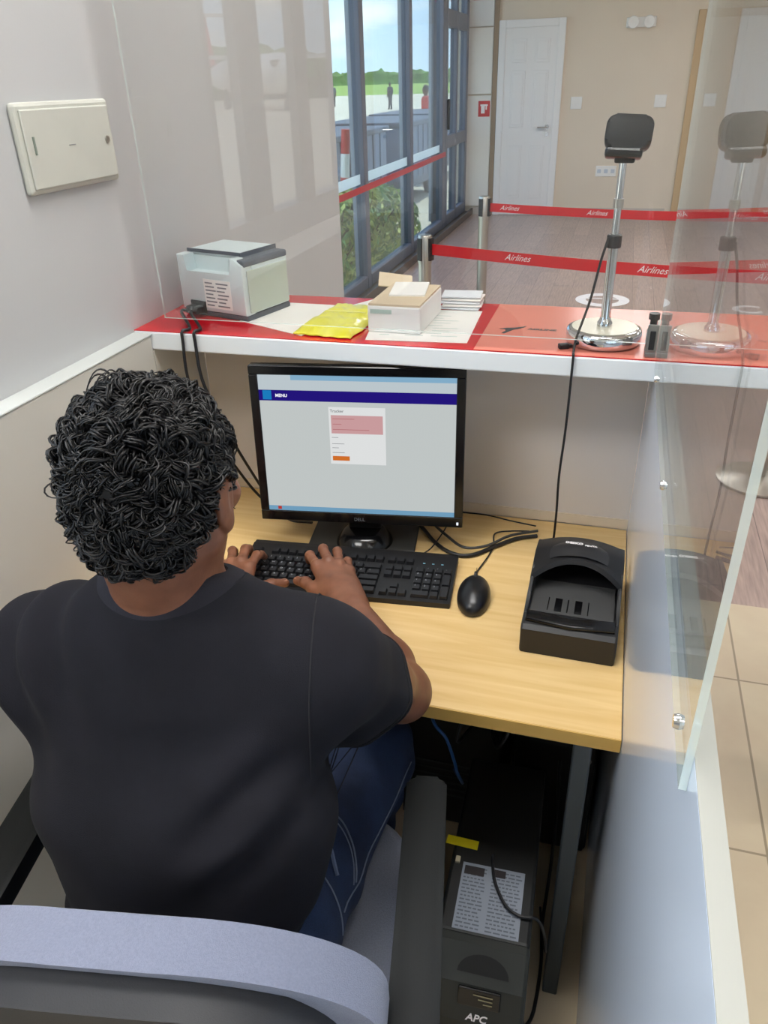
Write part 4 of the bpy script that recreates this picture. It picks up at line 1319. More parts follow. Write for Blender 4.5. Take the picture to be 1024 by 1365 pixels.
for sx in (-1, 1):
    MB().prism([(0.0, 0.052), (0.126, 0.058), (0.126, 0.078), (0.105, 0.086), (0.02, 0.090), (-0.008, 0.078)], sx * (w - 0.0005) - 0.004 * (sx > 0), sx * (w - 0.0005) + 0.004 * (sx < 0), 'YZ', bev=0.0015).build('hood_side', M_black, t)
# domed shield on the hood carrying the maker's lettering
dome = MB()
vs, fs = [], []
for j in range(9):
    for i in range(25):
        a = PI * i / 24
        r = j / 8
        x, y = 0.058 * r * math.cos(a), 0.030 + 0.062 * r * math.sin(a)
        u = x / w
        if y < 0.060: zb = hz(u) - 0.004 - 0.008 * u * u + (0.006 + 0.008 * u * u) * (y - 0.026) / 0.034
        else: zb = hz(u) + 0.002 - (hz(u) * 0.07 + 0.002) * (y - 0.060) / 0.05
        vs.append((x, y, zb + 0.0045 * (1 - r ** 4)))
for j in range(8):
    for i in range(24):
        fs.append((j * 25 + i, j * 25 + i + 1, (j + 1) * 25 + i + 1, (j + 1) * 25 + i))
dome.mesh_data(vs, fs)
dome.build('hood_shield', mat('charcoal_plastic', srgb(40, 40, 42), 0.4), hd, smooth=True, angle=80)
M = Matrix.Translation(V((-0.027, 0.0600, 0.1196))) @ Matrix.Rotation(-0.10, 4, 'X')
text_mb('DESKO', 0.0098, M, 0.0004, 0.0004).build('maker_lettering', M_wtext, hd)
M = Matrix.Translation(V((0.0075, 0.0575, 0.1192))) @ Matrix.Rotation(-0.10, 4, 'X')
text_mb('PENTA', 0.0070, M, 0.0002, 0.0004).build('maker_lettering', M_wtext, hd)
MB().bb((-w - 0.0008, -0.035, 0.046), (-w + 0.0, -0.022, 0.060)).build('blue_light', mat('blue_led', srgb(40, 50, 240), 0.4, emit=1.0), t)
MB().bb((-w - 0.0006, -0.058, 0.043), (-w + 0.0, -0.046, 0.055)).build('silver_insert', M_steel, t)

# ================================================================== under the desk
M_ups = mat('matt_black_case', srgb(20, 21, 21), 0.5, bump=0.05, bscale=400)
M_upsg = mat('green_grey_case', srgb(38, 41, 38), 0.5, bump=0.05, bscale=400)
t = thing('power_backup_unit', 'black floor standing power backup unit with white text label on top', 'power unit', (-0.085, 0.80, 0.0), 0.03)
MB().bb((-0.072, -0.065, 0.002), (0.075, 0.30, 0.36), bev=0.006).build('case', M_ups, t)
fr = MB().prism([(-0.150, 0.0), (-0.066, 0.0), (-0.066, 0.361), (-0.080, 0.362), (-0.125, 0.330), (-0.150, 0.27)], -0.073, 0.076, 'YZ', bev=0.006)
f1 = fr.build('front_cover', M_upsg, t)
def slope_pt(x, s):   # s runs down the sloping front cover, 0 at the top edge
    a, b_ = V((0, -0.080, 0.362)), V((0, -0.125, 0.330))
    c_ = V((0, -0.150, 0.27))
    L1 = (b_ - a).length
    p = a + (b_ - a) * min(s / L1, 1)
    if s > L1: p = b_ + (c_ - b_).normalized() * (s - L1)
    return V((x, p.y, p.z))
nrm = V((0, -0.58, 0.815))
rec = MB()
arc = [(0.040 * math.cos(PI * k / 14), 0.028 * math.sin(PI * k / 14)) for k in range(15)]
pts = [slope_pt(0.008 + a, 0.040 - b_) for a, b_ in arc]
rec.mesh_data([p + nrm * 0.001 for p in pts] + [p + nrm * 0.0015 + V((0, 0, 0)) for p in pts], [tuple(range(15)), tuple(range(15, 30))])
rec.build('grip_recess', mat('deep_black', srgb(8, 8, 8), 0.7), f1)
ax = Matrix(((1, 0, 0), (0, 0.38, -0.92), (0, 0.92, 0.38)))
MB().box((0.006, -0.1335, 0.3135), (0.066, 0.030, 0.006), ax, bev=0.002).build('display_window', M_blackg, f1)
for k in range(3):
    MB().box((0.012 + 0.004 * k, -0.1345 - 0.0024 * k, 0.3215 - 0.006 * k), (0.030 - 0.008 * k, 0.0014, 0.001), ax).build('display_mark', mat('amber_grey_print', srgb(136, 128, 96), 0.5), f1)
M = Matrix.Translation(V((-0.012, -0.1488, 0.2760))) @ Matrix.Rotation(math.radians(67.4), 4, 'X')
text_mb('APC', 0.017, M, 0.0003, 0.0003, shear=0.2).build('maker_lettering', M_wtext, f1)
lab = MB().bb((-0.050, -0.060, 0.3602), (0.056, 0.062, 0.3606)).build('text_label', mat('grey_white_label', srgb(140, 147, 158), 0.5), t)
tx = MB()
for k in range(17):
    y = 0.054 - k * 0.0068
    for x0, x1 in ((-0.046, -0.006), (0.002, 0.052)):
        x = x0
        j = 0
        while x < x1 - 0.006:
            L_ = 0.004 + 0.009 * ((k * 7 + j * 5 + int(x0 * 1000)) % 5) / 5
            tx.bb((x, y - 0.0012, 0.3607), (min(x + L_, x1), y + 0.0012, 0.3609))
            x += L_ + 0.0022; j += 1
tx.build('label_print', mat('label_text_grey', srgb(96, 102, 112), 0.6), lab)
MB().bb((-0.046, 0.040, 0.3610), (-0.012, 0.056, 0.3613)).bb((0.004, 0.044, 0.3610), (0.024, 0.058, 0.3613)).build('label_heading', M_ink, lab)
MB().box((-0.058, 0.100, 0.3604), (0.056, 0.018, 0.0008), (0, 0, -0.05)).build('yellow_sticker', mat('yellow_sticker', srgb(226, 206, 20), 0.5), t)
MB().bb((-0.064, 0.056, 0.3602), (-0.056, 0.068, 0.366), bev=0.001).build('cream_button', mat('cream_plastic', srgb(200, 190, 160), 0.5), t)
cable('power_cable', [(-0.090, 0.885, 0.362), (-0.088, 0.868, 0.368), (-0.078, 0.832, 0.366), (-0.055, 0.795, 0.3655), (-0.030, 0.782, 0.3655), (-0.004, 0.786, 0.362), (0.010, 0.800, 0.31), (0.018, 0.85, 0.18), (0.010, 0.93, 0.10), (-0.0, 1.02, 0.05)], 0.0026, 'thin black lead crossing the white label of the power unit')
t = thing('computer_tower', 'black computer tower standing in the dark under the desk', 'computer', (0.0, 1.31, 0.0))
MB().bb((-0.095, -0.10, 0.012), (0.082, 0.14, 0.40), bev=0.006).build('case', M_ups, t)
MB().bb((-0.090, -0.108, 0.016), (0.077, -0.10, 0.396), bev=0.004).build('front_cover', M_black, t)
MB().bb((-0.06, -0.1092, 0.33), (0.05, -0.1082, 0.37)).build('drive_slot', M_dark, t)
MB().lathe([(0.0, -0.110), (0.009, -0.110), (0.009, -0.108)], (0.06, 0, 0.30), 16, 'Y').build('power_button', M_steel, t)
for sx in (-0.07, 0.06):
    for sy in (-0.07, 0.11):
        MB().cyl((sx, sy, 0), (sx, sy, 0.0121), 0.012).build('rubber_foot', M_rubber, t)
t = thing('dark_filler_box', 'added black box that darkens the space under the desk left of the tower', 'computer', (-0.235, 1.33, 0.0))  # box put in to deepen the dark below the desk
MB().bb((-0.11, -0.12, 0.01), (0.115, 0.115, 0.44), bev=0.006).build('case', M_ups, t)
for k in range(6):
    MB().bb((-0.08, -0.1215, 0.10 + 0.02 * k), (0.08, -0.1202, 0.106 + 0.02 * k)).build('vent_slot', M_dark, t)
t = thing('power_strip', 'black power strip on the floor below the desk', 'power strip', (-0.45, 1.38, 0.0), 0.1)
MB().bb((-0.13, -0.028, 0), (0.13, 0.028, 0.04), bev=0.005).build('strip_body', M_black, t)
for k in range(4):
    MB().lathe([(0.0, 0.0402), (0.018, 0.0402), (0.018, 0.0412), (0.0, 0.0412)], (-0.09 + 0.06 * k, 0, 0), 18).build('outlet', M_dark, t)
rr = np.random.RandomState(11)
cl_ = ['black cable looping in the dark just under the desk edge', 'black cable drooping beside the person\'s knee under the desk', 'black cable tangle strand near the desk\'s rear panel',
       'black cable hanging behind the power unit', 'black lead falling in front of the computer tower']
for k in range(5):
    x0 = -0.24 + 0.05 * k
    cable('hanging_cable', [(x0, 1.40, 0.655), (x0 + rr.uniform(-.03, .03), 1.16 + rr.uniform(-.1, .1), 0.56), (x0 + rr.uniform(-.05, .05), 1.10 + rr.uniform(-.06, .04), 0.45), (x0 + rr.uniform(-.05, .05), 1.14, 0.42 + rr.uniform(0, 0.04)), (x0 + rr.uniform(-.02, .06), 1.18, 0.44), (x0, 1.30, 0.62)], 0.0035, cl_[k])
cable('network_cable', [(-0.27, 1.40, 0.655), (-0.245, 1.10, 0.56), (-0.225, 1.00, 0.545), (-0.195, 0.98, 0.52), (-0.18, 0.985, 0.46), (-0.178, 1.00, 0.42), (-0.18, 1.08, 0.30), (-0.22, 1.2, 0.2)], 0.003, 'blue network cable curving under the desk edge', m=mat('blue_cable', srgb(40, 84, 140), 0.45))
cable('floor_cable', [(0.005, 1.19, 0.30), (0.010, 1.17, 0.20), (0.012, 1.12, 0.06), (0.008, 1.02, 0.006), (0.014, 0.93, 0.005), (0.010, 0.84, 0.005), (-0.002, 0.80, 0.02), (-0.012, 0.79, 0.06)], 0.0035, 'black cable running down and along the pale floor beside the desk leg')

# ================================================================== hall: belt barriers and floor marks
M_belt = mat('red_belt', srgb(222, 28, 38), 0.5, bump=0.15, bscale=300)
def stanchion(x, y, label, x2=None, y2=None, z2=0.88, words=()):
    t = thing('belt_stanchion', label, 'stanchion', (x, y, 0), 0, 'belt barrier posts in the hall')
    MB().lathe([(0.0, 0.0), (0.16, 0.0), (0.165, 0.004), (0.165, 0.012), (0.12, 0.022), (0.035, 0.030), (0.0, 0.030)], (0, 0, 0), 40).build('base', M_steel, t, smooth=True)
    MB().lathe([(0.0, 0.03), (0.030, 0.03), (0.030, 0.80), (0.0, 0.80)], (0, 0, 0), 28).build('post', M_steel, t, smooth=True)
    hd = MB().lathe([(0.0, 0.80), (0.033, 0.80), (0.033, 0.918), (0.030, 0.924), (0.0, 0.926)], (0, 0, 0), 28).build('belt_head', M_steel, t, smooth=True)
    a = math.atan2(y2 - y, x2 - x) if x2 is not None else 0
    MB().box((0.028 * math.cos(a), 0.028 * math.sin(a), 0.862), (0.022, 0.036, 0.10), (0, 0, a), bev=0.002).build('belt_slot', M_black, hd)
    MB().box((-0.024 * math.cos(a + 1.2), -0.024 * math.sin(a + 1.2), 0.862), (0.022, 0.030, 0.10), (0, 0, a + 1.2), bev=0.002).build('belt_slot', M_black, hd)
    if x2 is not None:
        L_ = math.hypot(x2 - x, y2 - y) - 0.03
        Rz = Matrix.Rotation(a, 4, 'Z')
        n = 28
        vs = []
        for i in range(n + 1):
            u = i / n
            z = 0.862 + (z2 - 0.862) * u - 0.02 * math.sin(PI * u)
            for dy in (-0.0012, 0.0012):
                for dz in (-0.024, 0.024):
                    vs.append(Rz @ V((0.035 + u * (L_ - 0.035), dy, z + dz)))
        fs = []
        for i in range(n):
            o_ = i * 4
            fs += [(o_, o_ + 4, o_ + 5, o_ + 1), (o_ + 2, o_ + 3, o_ + 7, o_ + 6), (o_ + 1, o_ + 5, o_ + 7, o_ + 3), (o_, o_ + 2, o_ + 6, o_ + 4)]
        fs += [(0, 1, 3, 2), (n * 4, n * 4 + 2, n * 4 + 3, n * 4 + 1)]
        bl_ = MB().mesh_data(vs, fs).build('belt', M_belt, t)
        tx = MB()
        for d0 in words:
            u = d0 / L_
            z = 0.862 + (z2 - 0.862) * u - 0.02 * math.sin(PI * u)
            M = Rz @ Matrix.Translation(V((d0, -0.0016, z - 0.010))) @ Matrix.Rotation(PI / 2, 4, 'X')
            text_mb('Airlines', 0.038, M, 0.0, 0, tx, shear=0.5)
        tx.build('belt_lettering', M_wtext, bl_)
    return t
stanchion(-0.855, 3.60, 'steel belt post nearest the counter at left, red belt to the right', 1.05, 3.07, 0.885, (0.40, 0.98, 1.42))
stanchion(-0.800, 4.92, 'steel belt post farther back at left, red belt to the right', 1.10, 4.56, 0.885, (0.10, 0.62, 1.40))
stanchion(1.05, 3.06, 'steel belt post right of the picture where the nearer belt ends')
stanchion(1.10, 4.55, 'steel belt post right of the picture where the farther belt ends')
stanchion(0.690, 3.265, 'steel belt post seen through the clear screen, only its round base showing')
t = thing('floor_ring_sticker', 'white ring marking on the hall floor behind the camera stand', 'floor marking', (-0.066, 6.28, 0))
vs, fs = [], []
for k in range(64):
    a = 2 * PI * k / 64
    for r_ in (0.205, 0.125):
        for z in (0.0005, 0.0015):
            vs.append((r_ * math.cos(a), r_ * math.sin(a), z))
for k in range(64):
    a, b_ = k * 4, ((k + 1) % 64) * 4
    fs += [(a + 1, b_ + 1, b_ + 3, a + 3), (a, a + 2, b_ + 2, b_), (a, b_, b_ + 1, a + 1), (a + 2, a + 3, b_ + 3, b_ + 2)]
MB().mesh_data(vs, fs).build('ring', M_wtext, t)
MB().bb((-0.17, 0.02, 0.0016), (0.17, 0.05, 0.0022)).build('ring_bar', M_wtext, t)
t = thing('floor_lettering', 'white block letters on the hall floor at the right picture edge', 'lettering', (0.96, 6.12, 0))
text_mb('C E', 0.30, Matrix.Translation(V((-0.10, -0.05, 0.001))), 0.008, 0.0004).build('letters', M_wtext, t)
# ================================================================== office chair
CY = math.radians(10.5)
CC = V((-0.430, 0.585, 0.0))
M_fab = mat('lavender_grey_fabric', srgb(132, 138, 160), 0.9, var=0.08, scale=420, bump=0.5, bscale=900, sheen=0.3)
M_fab2 = mat('grey_seat_fabric', srgb(128, 131, 144), 0.9, var=0.10, scale=420, bump=0.5, bscale=900, sheen=0.3)
M_shell = mat('charcoal_shell', srgb(50, 51, 54), 0.55, bump=0.15, bscale=700)
M_arm = mat('green_black_rubber', srgb(20, 23, 24), 0.6, bump=0.1, bscale=500, spec=0.3)
t = thing('office_chair', 'grey fabric office chair with black armrests that the person sits on', 'chair', CC, CY)
# seat
bm_seat = MB().prism(rounded_rect(0.50, 0.47, 0.09, 8), 0.375, 0.455, 'XY', bev=0.022, seg=4)
bm_seat.build('seat', M_fab2, t, smooth=True, angle=60)
MB().prism(rounded_rect(0.47, 0.44, 0.08, 8), 0.352, 0.374, 'XY', bev=0.008).build('seat_pan', M_shell, t, smooth=True)
# backrest: a curved padded board; outline in x/z, gently curved in plan
def back_outline(hw, z0, z1, r, rt, n=10):
    pts = []
    for k in range(n + 1):
        a = PI / 2 * k / n
        pts.append((hw - rt * 1.25 + rt * 1.25 * math.cos(a), z1 - rt + rt * math.sin(a)))
    for k in range(n + 1):
        a = PI / 2 + PI / 2 * k / n
        pts.append((-hw + rt * 1.25 + rt * 1.25 * math.cos(a), z1 - rt + rt * math.sin(a)))
    for k in range(n + 1):
        a = PI + PI / 2 * k / n
        pts.append((-hw + r + r * math.cos(a), z0 + r + r * math.sin(a)))
    for k in range(n + 1):
        a = 1.5 * PI + PI / 2 * k / n
        pts.append((hw - r + r * math.cos(a), z0 + r + r * math.sin(a)))
    return pts
def curve_back(mb):
    mb.v = [(x, y + 0.35 * x * x - 0.13 * (z - 0.5), z) for x, y, z in mb.v]
    return mb
curve_back(MB().prism(back_outline(0.252, 0.50, 0.858, 0.07, 0.165, 14), -0.236, -0.182, 'XZ', bev=0.025, seg=5)).build('backrest', M_fab, t, smooth=True, angle=70)
curve_back(MB().prism(back_outline(0.215, 0.50, 0.838, 0.07, 0.135, 14), -0.268, -0.231, 'XZ', bev=0.012, seg=3)).build('back_shell', M_shell, t, smooth=True, angle=60)
MB().tube(smooth_path([(0, -0.275, 0.62), (0, -0.285, 0.50), (0, -0.26, 0.38), (0, -0.16, 0.335), (0, -0.02, 0.335)], 6), 0.022, 10).build('back_bracket', M_shell, t, smooth=True)
for s in (-1, 1):
    pad = MB().prism(rounded_rect(0.058, 0.40, 0.014, 5), 0.628, 0.660, 'XY', M=Matrix.Translation(V((s * 0.279, -0.065, 0))), bev=0.008, seg=3)
    ar = pad.build('armrest', M_arm, t, smooth=True, angle=60)
    MB().tube(smooth_path([(s * 0.279, 0.10, 0.632), (s * 0.284, 0.115, 0.54), (s * 0.272, 0.09, 0.42), (s * 0.20, 0.06, 0.345)], 6), 0.016, 10).tube(smooth_path([(s * 0.279, -0.16, 0.632), (s * 0.284, -0.14, 0.54), (s * 0.272, -0.07, 0.42), (s * 0.20, -0.03, 0.345)], 6), 0.016, 10).build('armrest_support', M_shell, ar, smooth=True)
MB().lathe([(0.0, 0.09), (0.026, 0.09), (0.026, 0.22), (0.018, 0.22), (0.018, 0.335), (0.09, 0.338), (0.09, 0.352), (0, 0.352)], (0, 0, 0), 24).build('gas_column', M_shell, t, smooth=True)
for k in range(5):
    a = 2 * PI * k / 5 + 0.3
    d = V((math.cos(a), math.sin(a), 0))
    lg = MB().tube([d * 0.02 + V((0, 0, 0.105)), d * 0.22 + V((0, 0, 0.070))], [0.024, 0.016], 10).build('base_leg', M_shell, t, smooth=True)
    MB().lathe([(0.0, -0.02), (0.022, -0.02), (0.027, -0.012), (0.027, 0.012), (0.022, 0.02), (0, 0.02)], d * 0.222 + V((0, 0, 0.0275)), 18, 'X').cyl(d * 0.222 + V((0, 0, 0.03)), d * 0.222 + V((0, 0, 0.075)), 0.007).build('caster', M_rubber, lg, smooth=True)

# ================================================================== person
ROOT = V((-0.44, 0.53, 0.0))
person = thing('person', 'person in a dark t-shirt and blue jeans typing, seen from behind on the office chair', 'person', ROOT)

M_skin = None
def skin_mat():
    m, nt, b = _new('brown_skin')
    N, L = nt.nodes, nt.links
    tc = N.new('ShaderNodeTexCoord')
    n = N.new('ShaderNodeTexNoise'); n.inputs['Scale'].default_value = 30; n.inputs['Detail'].default_value = 5
    L.new(tc.outputs['Object'], n.inputs['Vector'])
    r = N.new('ShaderNodeValToRGB')
    r.color_ramp.elements[0].position = 0.3; r.color_ramp.elements[0].color = srgb(112, 70, 50)
    r.color_ramp.elements[1].position = 0.7; r.color_ramp.elements[1].color = srgb(138, 90, 66)
    L.new(n.outputs['Fac'], r.inputs[0]); L.new(r.outputs[0], b.inputs['Base Color'])
    b.inputs['Roughness'].default_value = 0.45
    b.inputs['Subsurface Weight'].default_value = 0.08
    b.inputs['Subsurface Radius'].default_value = (0.01, 0.004, 0.002)
    n2 = N.new('ShaderNodeTexNoise'); n2.inputs['Scale'].default_value = 350
    L.new(tc.outputs['Object'], n2.inputs['Vector'])
    bp = N.new('ShaderNodeBump'); bp.inputs['Strength'].default_value = 0.15; bp.inputs['Distance'].default_value = 0.001
    L.new(n2.outputs['Fac'], bp.inputs['Height']); L.new(bp.outputs[0], b.inputs['Normal'])
    return m
M_skin = skin_mat()

fw = V((-0.165, 0.986, 0)); rt = V((0.986, 0.165, 0)); up = V((0, 0, 1))
RSH, LSH = V((-0.282, 0.662, 0.940)), V((-0.618, 0.600, 0.938))
REL, RWR = V((-0.240, 0.848, 0.738)), V((-0.388, 1.040, 0.738))
LEL, LWR = V((-0.735, 0.835, 0.745)), V((-0.598, 1.004, 0.738))
C7 = V((-0.452, 0.628, 1.035))
HC = V((-0.450, 0.639, 1.174))
RH, RK, RA = V((-0.350, 0.555, 0.530)), V((-0.318, 0.935, 0.505)), V((-0.375, 0.95, 0.10))
LH, LK, LA = V((-0.525, 0.525, 0.530)), V((-0.590, 0.905, 0.505)), V((-0.585, 0.98, 0.10))
# head looks at the screen: forward and a little down
hf = V((-0.13, 0.945, -0.29)).normalized(); hr = hf.cross(up).normalized(); hu = hr.cross(hf)
def HD(x, y, z): return HC + hr * x + hf * y + hu * z
HR = np.array([list(hr), list(hf), list(hu)]).T

B = SDF((-0.80, 0.36, 0.52), (-0.14, 1.27, 1.33), 0.0028)
# trunk (under the shirt)
B.cap((-0.436, 0.530, 0.58), (-0.446, 0.590, 0.84), 0.090, 0.086, 0.03, wide=rt, su=1.45, sv=1.0)
B.cap(RSH * 0.86 + LSH * 0.14 - V((0, 0, 0.02)), LSH * 0.86 + RSH * 0.14 - V((0, 0, 0.02)), 0.058, 0.058, 0.05)
B.cap((-0.446, 0.590, 0.84), (-0.451, 0.610, 0.95), 0.086, 0.058, 0.04, wide=rt, su=1.4, sv=1.0)
# neck
B.cap(C7 + V((0, 0.005, -0.03)), HD(0, -0.030, -0.055), 0.060, 0.054, 0.035)
B.cap(C7 + V((0, 0.0, -0.02)), RSH * 0.5 + C7 * 0.5 - V((0, 0, 0.012)), 0.045, 0.040, 0.05)
B.cap(C7 + V((0, 0.0, -0.02)), LSH * 0.5 + C7 * 0.5 - V((0, 0, 0.012)), 0.045, 0.040, 0.05)
# skull, jaw, face
B.ell(HD(0, -0.012, 0.028), (0.074, 0.094, 0.084), 0.02, R=HR)
B.ell(HD(0, 0.028, -0.035), (0.060, 0.066, 0.076), 0.03, R=HR)
B.ell(HD(0, 0.058, -0.088), (0.028, 0.024, 0.020), 0.03, R=HR)
for s in (-1, 1):
    B.cap(HD(s * 0.056, 0.0, -0.055), HD(s * 0.018, 0.066, -0.092), 0.018, 0.015, 0.03)
    B.ell(HD(s * 0.048, 0.062, -0.018), (0.024, 0.020, 0.020), 0.025, R=HR)           # cheekbone
    B.cap(HD(s * 0.014, 0.090, 0.018), HD(s * 0.048, 0.074, 0.018), 0.010, 0.008, 0.015)  # brow
    B.ell(HD(s * 0.031, 0.090, 0.000), (0.0155, 0.012, 0.009), 0.006, 'sub', R=HR)     # socket
    B.ell(HD(s * 0.031, 0.0795, 0.000), (0.0125, 0.0125, 0.0105), 0.003, R=HR)         # eyeball
    # ear
    B.ell(HD(s * 0.078, -0.008, -0.012), (0.009, 0.019, 0.031), 0.008, R=HR)
    B.ell(HD(s * 0.089, -0.004, -0.008), (0.006, 0.010, 0.017), 0.004, 'sub', R=HR)
    B.ell(HD(s * 0.078, 0.000, -0.038), (0.007, 0.009, 0.011), 0.008, R=HR)
B.cap(HD(0, 0.094, 0.008), HD(0, 0.112, -0.028), 0.008, 0.0115, 0.012)                # nose
for s in (-1, 1):
    B.ell(HD(s * 0.012, 0.101, -0.031), (0.010, 0.011, 0.009), 0.006, R=HR)
B.cap(HD(-0.020, 0.086, -0.056), HD(0.020, 0.086, -0.056), 0.0065, 0.0065, 0.008)      # lips
B.cap(HD(-0.017, 0.086, -0.067), HD(0.017, 0.086, -0.067), 0.0075, 0.0075, 0.008)
B.cap(HD(-0.024, 0.098, -0.0615), HD(0.024, 0.098, -0.0615), 0.0015, 0.0015, 0.002, 'sub')

def arm(sh, el, wr):
    B.cap(sh, el, 0.052, 0.040, 0.03)
    B.cap(sh + (el - sh) * 0.25 + V((0, 0, -0.006)), sh + (el - sh) * 0.65, 0.046, 0.042, 0.03)
    B.ell(el, (0.041, 0.041, 0.040), 0.02)
    m = el + (wr - el) * 0.28
    B.cap(el, m, 0.038, 0.042, 0.02)
    B.cap(m, wr, 0.042, 0.026, 0.02, wide=(0.7, 0.3, 0.0), su=1.10, sv=0.95)
arm(RSH, REL, RWR)
arm(LSH, LEL, LWR)

NAILS = []
def hand(wr, mcps, fingers, thumb, side):
    """mcps: four knuckles index..little; fingers: four lists (pip, dip, tip)"""
    # metacarpals: flat continuous palm
    pal = [wr + (mcps[0] - mcps[3]).normalized() * 0.014, wr + (mcps[1] - mcps[3]).normalized() * 0.005, wr - (mcps[1] - mcps[3]).normalized() * 0.006, wr - (mcps[0] - mcps[3]).normalized() * 0.016]
    for i in range(4):
        B.cap(pal[i], mcps[i] - V((0, 0, 0.003)), 0.0185, 0.0125 - 0.0008 * i, 0.012)
        if i < 3:
            B.cap((pal[i] + pal[i + 1]) / 2 - V((0, 0, 0.004)), (mcps[i] + mcps[i + 1]) / 2 - V((0, 0, 0.008)), 0.016, 0.0105, 0.010)
    B.cap(wr, (mcps[1] + mcps[2]) / 2 * 0.45 + wr * 0.55, 0.022, 0.020, 0.015, wide=(mcps[0] - mcps[3]), su=1.35)
    rad = [(0.0098, 0.0088, 0.0078, 0.0066), (0.0102, 0.0090, 0.0080, 0.0067), (0.0098, 0.0086, 0.0076, 0.0064), (0.0086, 0.0076, 0.0068, 0.0058)]
    for i in range(4):
        ch = [mcps[i]] + list(fingers[i])
        B.chain(ch, rad[i], 0.0035)
        B.ell(mcps[i] + V((0, 0, 0.003)), (0.0098, 0.0098, 0.0092), 0.006)
        B.ell(ch[1], (rad[i][1] * 1.08,) * 3, 0.003)
    B.cap(thumb[0], thumb[1], 0.0175, 0.0140, 0.012)
    B.cap(thumb[1], thumb[2], 0.0125, 0.0108, 0.006)
    B.cap(thumb[2], thumb[3], 0.0108, 0.0082, 0.003)
    B.ell(thumb[2], (0.0118, 0.0118, 0.0112), 0.003)
Z0 = 0.7155
# right hand
rm = [V((-0.478, 1.126, 0.752)), V((-0.458, 1.138, 0.756)), V((-0.437, 1.140, 0.752)), V((-0.417, 1.136, 0.743))]
rf = [
    [V((-0.505, 1.160, 0.750)), V((-0.516, 1.178, 0.734)), V((-0.520, 1.186, Z0 + 0.002))],
    [V((-0.484, 1.178, 0.757)), V((-0.494, 1.200, 0.740)), V((-0.498, 1.210, Z0 + 0.004))],
    [V((-0.456, 1.180, 0.754)), V((-0.464, 1.202, 0.738)), V((-0.468, 1.211, Z0 + 0.004))],
    [V((-0.432, 1.170, 0.742)), V((-0.438, 1.188, 0.730)), V((-0.442, 1.196, Z0 + 0.002))]]
rth = [V((-0.425, 1.062, 0.733)), V((-0.466, 1.080, 0.730)), V((-0.492, 1.098, 0.730)), V((-0.514, 1.109, 0.723))]
hand(RWR, rm, rf, rth, 1)
# left hand
lm = [V((-0.601, 1.090, 0.752)), V((-0.621, 1.098, 0.756)), V((-0.643, 1.101, 0.750)), V((-0.663, 1.100, 0.740))]
lf = [
    [V((-0.606, 1.136, 0.750)), V((-0.610, 1.162, 0.735)), V((-0.612, 1.178, Z0 + 0.004))],
    [V((-0.633, 1.143, 0.756)), V((-0.640, 1.170, 0.740)), V((-0.644, 1.184, Z0 + 0.004))],
    [V((-0.660, 1.140, 0.750)), V((-0.669, 1.162, 0.734)), V((-0.674, 1.174, Z0 + 0.002))],
    [V((-0.683, 1.126, 0.736)), V((-0.692, 1.142, 0.724)), V((-0.697, 1.150, 0.708))]]
lth = [V((-0.590, 1.032, 0.734)), V((-0.568, 1.056, 0.732)), V((-0.552, 1.078, 0.729)), V((-0.534, 1.098, 0.722))]
hand(LWR, lm, lf, lth, -1)
body = B.mesh(shift=ROOT).build('body', M_skin, person, smooth=True, angle=None)
# fingernails on the thumbs
for (a, b_) in ((rth[2], rth[3]), (lth[2], lth[3])):
    d = (b_ - a).normalized()
    c = b_ + V((0, 0, 0.0068)) - d * 0.001
    s_ = d.cross(up).normalized()
    u_ = s_.cross(d)
    nl = MB().prism(rounded_rect(0.0095, 0.011, 0.0042, 5), 0, 0.0012, 'XY', bev=0.0005)
    nl.xf(Matrix.Translation(c - ROOT) @ Matrix((s_, d, u_)).transposed().to_4x4())
    nl.build('thumb_nail', mat('nail', srgb(178, 128, 106), 0.3), body, smooth=True)

# ------------------------------------------------------------------ t-shirt
M_shirt = mat('charcoal_cotton', srgb(32, 32, 38), 0.9, var=0.14, scale=14, bump=0.35, bscale=900, sheen=0.02, spec=0.15)
S = SDF((-0.86, 0.33, 0.44), (-0.12, 0.98, 1.14), 0.0036)
S.cap((-0.432, 0.520, 0.56), (-0.440, 0.560, 0.78), 0.110, 0.120, 0.03, wide=rt, su=1.42, sv=1.0)
S.cap((-0.440, 0.560, 0.78), (-0.450, 0.602, 0.90), 0.120, 0.098, 0.05, wide=rt, su=1.47, sv=1.0)
S.cap(RSH - V((0.025, 0.005, 0.018)), LSH + V((0.025, 0.005, -0.018)), 0.074, 0.074, 0.06)
S.cap(C7 + V((0.0, -0.012, -0.045)), C7 + V((0, -0.01, -0.13)), 0.072, 0.09, 0.07, wide=rt, su=1.5)
S.cap(C7 + V((0.02, 0.0, -0.028)), RSH + V((-0.03, 0, 0.014)), 0.054, 0.048, 0.05)
S.cap(C7 + V((-0.02, 0.0, -0.028)), LSH + V((0.03, 0, 0.014)), 0.054, 0.048, 0.05)
S.cap(RSH * 0.5 + LSH * 0.5 + fw * 0.05 - V((0, 0, 0.10)), RSH * 0.5 + LSH * 0.5 + fw * 0.03 - V((0, 0, 0.20)), 0.08, 0.10, 0.05, wide=rt, su=1.5)
def sleeve(sh, el, r0, r1, t1=0.74):
    e = sh + (el - sh) * t1
    dwn = V((0, 0, -0.010))
    S.cap(sh + V((0, 0, 0.0)), e + dwn, r0, r1, 0.05)
    return e
re_ = sleeve(RSH, REL, 0.066, 0.058, 0.53)
le_ = sleeve(LSH, LEL, 0.066, 0.060, 0.53)
S.cap(RSH + (REL - RSH) * 0.5 + V((0.0, -0.01, -0.015)), re_ + V((0, -0.008, -0.016)), 0.058, 0.055, 0.04)
